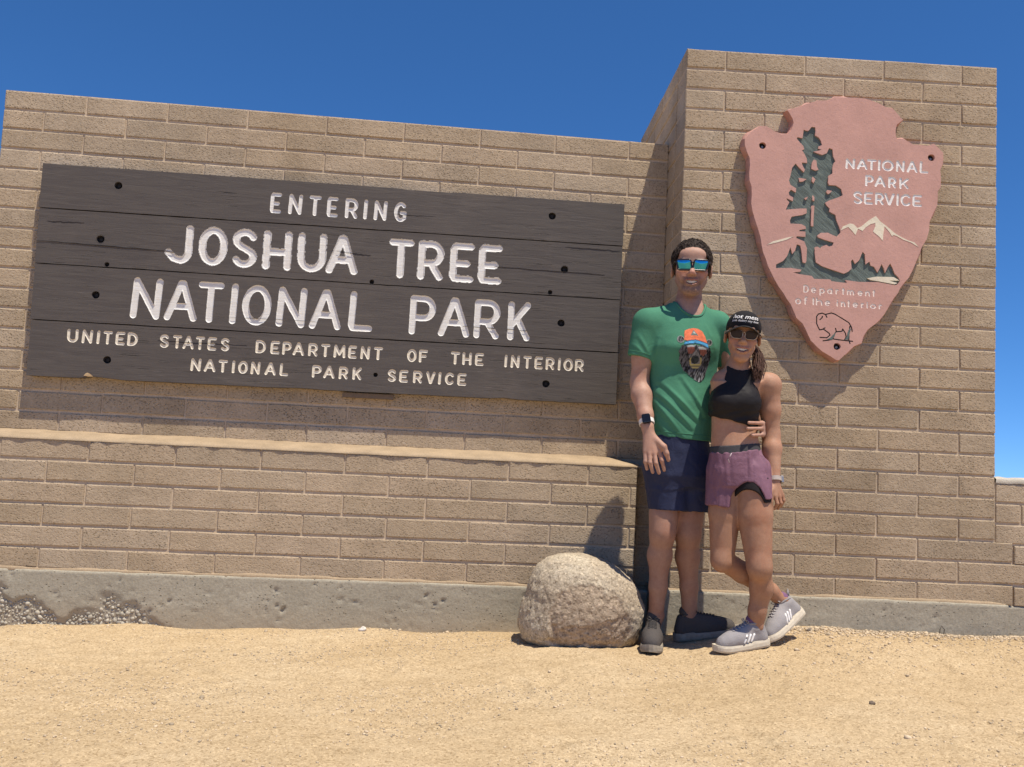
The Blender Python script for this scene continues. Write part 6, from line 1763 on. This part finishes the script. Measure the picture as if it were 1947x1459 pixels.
# legs
# where the raised foot stands on its toes
d3 = V3((-0.77, -0.42, -0.48)); d3 /= np.linalg.norm(d3)
u3 = V3((-0.50, 0.10, 0.86)); u3 = u3 - d3 * (u3 @ d3); u3 /= np.linalg.norm(u3)
col3 = V3((3.4426, -0.5400, 0.2494))
o3 = col3 - d3 * 0.062 - u3 * 0.086
tz = (o3 + d3 * 0.25); o3[2] += gz(tz[0], tz[1]) + 0.004 - tz[2]
hL, kL, aL = V3((3.2317, -0.6450, 0.8756)), V3((3.2571, -0.7050, 0.4886)), V3((3.2754, -0.6400, 0.2271))
hR2, kR2, aR2 = V3((3.1362, -0.6050, 0.8700)), V3((3.1206, -0.6200, 0.5044)), o3 + d3 * 0.056 + u3 * 0.112
sk += [rcone(hL, lerp(hL, kL, 0.45), 0.090, 0.079, k=0.012), rcone(lerp(hL, kL, 0.45), kL, 0.079, 0.056, k=0.012), ell(kL + V3((-0.01, -0.026, 0)), (0.034, 0.026, 0.045), k=0.035),
       rcone(kL, lerp(kL, aL, 0.36) + V3((0.020, 0.014, 0)), 0.050, 0.051, k=0.02), rcone(lerp(kL, aL, 0.36) + V3((0.020, 0.014, 0)), lerp(kL, aL, 0.78), 0.051, 0.037, k=0.02), rcone(lerp(kL, aL, 0.75), aL + V3((0, 0, -0.03)), 0.039, 0.029, k=0.02)]
sk += [rcone(hR2, lerp(hR2, kR2, 0.45), 0.086, 0.073, k=0.012), rcone(lerp(hR2, kR2, 0.45), kR2, 0.073, 0.053, k=0.012), ell(kR2 + V3((-0.008, -0.024, -0.008)), (0.034, 0.026, 0.042), k=0.035),
       rcone(kR2, lerp(kR2, aR2, 0.33), 0.049, 0.049, k=0.012), rcone(lerp(kR2, aR2, 0.33), lerp(kR2, aR2, 0.8), 0.049, 0.035, k=0.012), rcone(lerp(kR2, aR2, 0.8), o3 + d3 * 0.060 + u3 * 0.082, 0.035, 0.027, k=0.02)]
for aq in (aL, aR2):
    for sx in (-1, 1): sk.append(ell(aq + V3((0.006, sx * 0.027, -0.002)), (0.012, 0.009, 0.013), k=0.012))
body_w = sdf_mesh('body', sk, 0.003, SKIN, WOM)
def tint_w(P):
    base = np.tile(np.array([0.435, 0.246, 0.160]), (len(P), 1))
    q = local(P, wH, wR, ws); x, y, z = q.T
    inh = (np.abs(x) < 0.12) & (np.abs(y) < 0.15) & (np.abs(z) < 0.16)
    lips = np.exp(-((x / 0.029) ** 6 + ((z + 0.0715 - abs(x) * 0.2) / 0.0125) ** 4)) * (y < -0.076) * inh
    base = base * (1 - 0.7 * lips[:, None]) + np.array([0.42, 0.15, 0.12]) * 0.7 * lips[:, None]
    inner = lips * (np.exp(-((z + 0.0725) / 0.006) ** 4)) * (y > -0.0905)
    base = base * (1 - 0.8 * inner[:, None]) + np.array([0.10, 0.03, 0.025]) * 0.8 * inner[:, None]
    flush = np.exp(-(((np.abs(x) - 0.04) / 0.022) ** 2 + ((z + 0.025) / 0.025) ** 2 + ((y + 0.08) / 0.03) ** 2))
    base = base * (1 + flush[:, None] * inh[:, None] * np.array([0.08, -0.10, -0.12]))
    leg = np.clip((0.84 - P[:, 2]) / 0.04, 0, 1)[:, None]  # leg skin: tan tone plus some shade worked into the colour
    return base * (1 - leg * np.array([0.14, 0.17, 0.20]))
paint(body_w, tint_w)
teeth(wH, wR, ws, WOM, 0.027)
# hair under the cap and the long tail over the shoulder
HAIR_W = mat_hair('brown_hair', (0.026, 0.012, 0.009), (0.130, 0.066, 0.046), (95, 95, 10))
hw = [ell(wW(0, 0.034, 0.024), V3((0.082, 0.094, 0.092)) * ws, wR, k=0.01),
      ell(wW(0, -0.085, -0.035), V3((0.071, 0.080, 0.125)) * ws, wR, k=0.008, op='s'), rcone(wW(0.10, -0.02, -0.07), wW(-0.10, -0.02, -0.07), 0.055, 0.055, k=0.01, op='s')]
sdf_mesh('hair', hw, 0.0025, HAIR_W, WOM, post=lambda P: 0.0030 * fbm(P * np.array([170, 170, 26]), 3) + 0.0015)
tails = [[wW(0.055, 0.075, -0.02), (3.2709, -0.6100, 1.4347), (3.2704, -0.6600, 1.3539), (3.2530, -0.6900, 1.2944)],
         [wW(0.060, 0.070, -0.03), (3.2511, -0.6300, 1.4265), (3.2355, -0.6820, 1.3499), (3.2221, -0.7020, 1.2964)],
         [wW(0.050, 0.080, -0.03), (3.2828, -0.6050, 1.4264), (3.2856, -0.6450, 1.3680), (3.2744, -0.6700, 1.3252)],
         [wW(0.060, 0.060, -0.03), (3.2383, -0.6450, 1.4194), (3.2156, -0.6900, 1.3527), (3.2036, -0.7060, 1.3089)],
         [wW(0.055, 0.070, -0.02), (3.2552, -0.6400, 1.4021), (3.2490, -0.6850, 1.3365), (3.2382, -0.6980, 1.2860)]]

rr = random.Random(12)
parts = []
for i in range(130):
    pl = tails[i % len(tails)]; pm = tails[(i + 1) % len(tails)]; mx = rr.random() * 0.8
    pts = [lerp(a_, b_, mx) for a_, b_ in zip(pl, pm)]
    off = V3((rr.gauss(-0.006, 0.0048), rr.gauss(0, 0.005), rr.gauss(0, 0.004))); wv = rr.uniform(0, 6.28); out = []
    cut_ = rr.uniform(0.82, 1.04)
    for j in range(12):
        t = min(2.999, 3.0 * cut_ * j / 11); k_ = int(t); q = lerp(pts[k_], pts[k_ + 1], t - k_)
        sp_ = 0.6 + 0.9 * math.sin(min(1.0, j / 9) * math.pi)
        out.append(q + off * sp_ + V3((0.0035 * math.sin(wv + j * 0.9), 0.003 * math.cos(wv + j * 0.8), 0)))
    parts.append(tube(out, [0.0034 - 0.0026 * (j / 11) ** 2 for j in range(12)], 5))
v, f = merge(parts)
pt = mesh_obj('ponytail', v, f, HAIR_W, smooth=True); tag(pt, kind='stuff'); adopt(pt, WOM)
# cap
CAPM = mat_cloth('black_cotton_cap', (0.022, 0.021, 0.022), 0.0015, 0.85, 40)
capc = wW(0, 0.020, 0.040)
upw = wR @ V3((0, 0.10, 1.0)); upw /= np.linalg.norm(upw)
cp_o = sdf_mesh('cap', [ell(capc, V3((0.0865, 0.1085, 0.090)) * ws, wR, k=0.01, cut=[(wW(0, -0.05, 0.034), -upw)]), ell(wW(0, -0.055, 0.066), V3((0.060, 0.040, 0.048)) * ws, wR, k=0.03, cut=[(wW(0, -0.05, 0.034), -upw)])], 0.0028, CAPM, WOM)
V, F = [], []
na, nr = 28, 8
for i in range(na + 1):
    ph_ = math.radians(-78 + 156 * i / na)
    for j in range(nr + 1):
        t = j / nr
        ext = 0.074 * (math.cos(ph_) ** 0.55) * t
        x = math.sin(ph_) * (0.0835 + 0.012 * t * math.cos(ph_)); y = 0.020 - math.cos(ph_) * 0.1045 - ext
        z = 0.040 - 0.030 * math.sin(ph_) ** 2 - 0.12 * ext - 1.6 * ext * (x * x) / 0.05
        for dz in (0.0, -0.0035): V.append(wW(x, y, z + dz))
w_ = (nr + 1) * 2
for i in range(na):
    for j in range(nr):
        a = i * w_ + j * 2; b = a + w_
        F += [(a, b, b + 2, a + 2), (a + 1, a + 3, b + 3, b + 1)]
    a = i * w_ + nr * 2; b = a + w_
    F.append((a, b, b + 1, a + 1))
vis = mesh_obj('visor', V, F, CAPM, smooth=True); adopt_sub2(vis, cp_o)
rimp = [wW(math.sin(ph_) * (0.0835 + 0.012 * math.cos(ph_)), 0.020 - math.cos(ph_) * 0.1045 - 0.074 * math.cos(ph_) ** 0.55, 0.0385 - 0.030 * math.sin(ph_) ** 2 - 0.12 * 0.074 * math.cos(ph_) ** 0.55 - 1.6 * 0.074 * math.cos(ph_) ** 0.55 * (math.sin(ph_) * (0.0835 + 0.012 * math.cos(ph_))) ** 2 / 0.05) for ph_ in np.radians(np.linspace(-77, 77, 30))]
v, f = tube(rimp, 0.0022, 6); adopt_sub2(mesh_obj('visor_edge', v, f, plain('worn_cap_edge', (0.055, 0.052, 0.05), 0.8), smooth=True), cp_o)
# lettering wrapped on the crown
cb_ = bvh_of(cp_o)
def wrap_text(body, size, z0, spacing=1.0, shear=0.0, thick=0.0):
    fc = bpy.data.curves.new('cap_text', 'FONT'); fc.body = body; fc.size = size; fc.align_x = 'CENTER'; fc.shear = shear; fc.offset = thick; fc.resolution_u = 3
    to = bpy.data.objects.new('tmp', fc); COL.objects.link(to)
    me = bpy.data.meshes.new_from_object(to.evaluated_get(bpy.context.evaluated_depsgraph_get()))
    bpy.data.objects.remove(to); bpy.data.curves.remove(fc)
    for v_ in me.vertices:
        a_ = v_.co.x / 0.088; zz = z0 + v_.co.y
        o_ = wW(math.sin(a_) * 0.2, 0.020 - math.cos(a_) * 0.2, zz); e_ = wW(0, 0.020, zz)
        d_ = Vector(e_) - Vector(o_)
        h = cb_.ray_cast(Vector(o_), d_.normalized())
        v_.co = (h[0] - d_.normalized() * 0.0012) if h[0] is not None else Vector(wW(math.sin(a_) * 0.088, 0.02 - math.cos(a_) * 0.11, zz))
    me.materials.clear(); me.materials.append(MARKW)
    o = bpy.data.objects.new('cap_lettering', me); COL.objects.link(o); adopt_sub2(o, cp_o)
wrap_text('hot mess', 0.0275, 0.073, 1.0, 0.25, 0.0005)
wrap_text('just doing my best', 0.0140, 0.058, 1.0, 0.1, 0.0003)
DARKLENS = NT('dark_gradient_lens', 0.3, 0.12); DARKLENS.color(DARKLENS.ramp(DARKLENS.noise(20, 2), [(0.4, (0.030, 0.022, 0.022)), (0.6, (0.045, 0.034, 0.032))]))
PALEFR = plain('pale_metal_rim', (0.50, 0.42, 0.34), 0.35, 0.5, 0.5)
sunglasses(wH, wR, ws, WOM, 'sunglasses', 0.0275, 0.0205, 0.0165, 0.0335, -0.002, -0.1025, 0.0016, DARKLENS.m, PALEFR, 0.10)
# crop top
TOP = mat_cloth('black_stretch', (0.020, 0.018, 0.019), 0.003, 0.6, 13)
crop = [loft([((3.1687, -0.6220, 1.3586), 0.058, 0.052), ((3.1671, -0.6220, 1.3326), 0.070, 0.062), ((3.1625, -0.6240, 1.2991), 0.083, 0.074), ((3.1552, -0.6280, 1.2514), 0.106, 0.090), ((3.1513, -0.6300, 1.1971), 0.121, 0.096), ((3.1520, -0.6260, 1.1389), 0.116, 0.090), ((3.1574, -0.6230, 1.0738), 0.1115, 0.084)], k=0.01, pw=2.1,
              cut=[((3.1577, -0.6200, 1.1019), (-0.26, -0.0, -1.0)), ]),
        ell((3.0882, -0.6800, 1.1981), (0.054, 0.052, 0.056), k=0.035), ell((3.1920, -0.6820, 1.1966), (0.054, 0.052, 0.056), k=0.035),
        rcone(V3(nbw) + V3((0.0, -0.010, 0.006)), wW(0, 0.0, -0.05), 0.051, 0.056, k=0.005, op='s')]
def top_post(P): return 0.0022 * fbm(P * np.array([14, 14, 22]), 3) + 0.0016 * np.sin(P[:, 2] * 170 - P[:, 0] * 60 + 2 * vnoise(P * 8)) * (P[:, 2] < 1.16)
sdf_mesh('crop_top', crop, 0.003, TOP, WOM, post=top_post)
# shorts
MAUVE = mat_cloth('mauve_nylon', (0.215, 0.110, 0.150), 0.005, 0.62, 20)
BAND = mat_cloth('charcoal_waistband', (0.060, 0.058, 0.062), 0.002, 0.8, 60)
LINER = mat_cloth('black_liner', (0.022, 0.018, 0.019), 0.002, 0.75, 40)
wtilt = V3((-0.12, 0, 1.0))
adopt(sdf_mesh('waistband', [loft([((3.1582, -0.6220, 1.0575), 0.108, 0.083), ((3.1617, -0.6220, 1.0227), 0.112, 0.088), ((3.1686, -0.6210, 0.9625), 0.122, 0.100)], k=0.01, pw=2.15, cut=[((3.1628, -0.6200, 1.0088), wtilt)])], 0.003, BAND, None), WOM)
hemA = ((3.1042, -0.6400, 0.7365), (0.02, 0.05, -1.0)); hemB = ((3.2254, -0.6400, 0.8267), (0.52, -0.10, -1.0))
ws_p = [loft([((3.1648, -0.6220, 0.9996), 0.120, 0.098), ((3.1714, -0.6210, 0.9487), 0.128, 0.108), ((3.1785, -0.6200, 0.8840), 0.133, 0.114), ((3.1802, -0.6200, 0.8261), 0.126, 0.108)], k=0.015, pw=2.2, cut=[((3.1660, -0.6200, 0.9833), wtilt)]),
        rcone((3.1358, -0.6120, 0.8818), (3.1198, -0.6200, 0.6852), 0.096, 0.084, k=0.02, cut=[hemA]),
        rcone((3.2254, -0.6420, 0.8868), (3.2282, -0.6800, 0.6944), 0.100, 0.097, k=0.012, cut=[((3.2268, -0.6400, 0.7761), (0.12, 0.0, -1.0)), ]),
        ell((3.1899, -0.7350, 0.7351), (0.080, 0.10, 0.118), k=0.006, op='s')]
def wsh_post(P): return 0.004 * fbm(P * np.array([20, 20, 8]), 3) + 0.0035 * (1 - np.abs(fbm(P * np.array([30, 30, 7]) + 3, 2)) * 2)
sdf_mesh('shorts', ws_p, 0.003, MAUVE, WOM, post=wsh_post)
sdf_mesh('shorts_liner', [rcone((3.2290, -0.6450, 0.8870), (3.2306, -0.6800, 0.6945), 0.0925, 0.088, k=0.01, cut=[((3.2273, -0.6400, 0.7600), (0.10, 0.0, -1.0)), ((3.2289, -0.6400, 0.8730), (0.0, 0.0, 1.0))]), ell((3.1902, -0.7350, 0.7217), (0.080, 0.10, 0.100), k=0.006, op='s')], 0.003, LINER, WOM, post=lambda P: 0.002 * fbm(P * 20, 2))
v, f = tube([(3.1086, -0.7350, 0.9696), (3.1007, -0.7390, 0.9557), (3.0924, -0.7370, 0.9440), (3.0981, -0.7420, 0.9286)], 0.0022, 6)
adopt(mesh_obj('drawstring', v, f, plain('pale_drawstring', (0.45, 0.36, 0.37), 0.8), smooth=True), WOM)
# watch
aw = V3(ww_) - V3(we_)
STRAPB = plain('beige_strap', (0.42, 0.36, 0.32), 0.6)
watch(WOM, lerp(we_, ww_, 0.97), aw, 0.0265, 0.0265, 0.021, (1.0, 0.15, 0.1), STRAPB, plain('grey_watch_case', (0.35, 0.33, 0.32), 0.35, 0.5, 0.6), SCREEN, 0.016, 0.018, 0.008)
# shoes
SH_GR = mat_cloth('grey_mesh', (0.31, 0.29, 0.29), 0.002, 0.85, 80)
SOLE_W = plain('off_white_sole', (0.58, 0.51, 0.40), 0.7, 0.3, 0, 0.1)
LACE_G = plain('grey_laces', (0.42, 0.39, 0.38), 0.85)
STRIPE = plain('white_stripe', (0.78, 0.76, 0.74), 0.5)
SOCK = mat_cloth('purple_sock', (0.20, 0.105, 0.185), 0.002, 0.9, 80)
h2 = V3((aL[0] + 0.060, aL[1] + 0.010, 0)); d2 = V3((-0.975, -0.17, 0)); t2 = h2 + d2 * 0.262
shoe(WOM, (h2[0], h2[1], gz(h2[0], h2[1]) + 0.003), (d2[0], d2[1], (gz(t2[0], t2[1]) - gz(h2[0], h2[1])) / 0.262), (0, 0, 1), 0.262, (SH_GR, SOLE_W, LACE_G, STRIPE), 5, (0.115, (-1, 1)), 3, 0.92, True, SOCK, 0.90)
shoe(WOM, tuple(o3), tuple(d3), tuple(u3), 0.262, (SH_GR, SOLE_W, LACE_G, STRIPE), 5, (0.115, (-1, 1)), 4, 0.92, True, SOCK, 0.90)
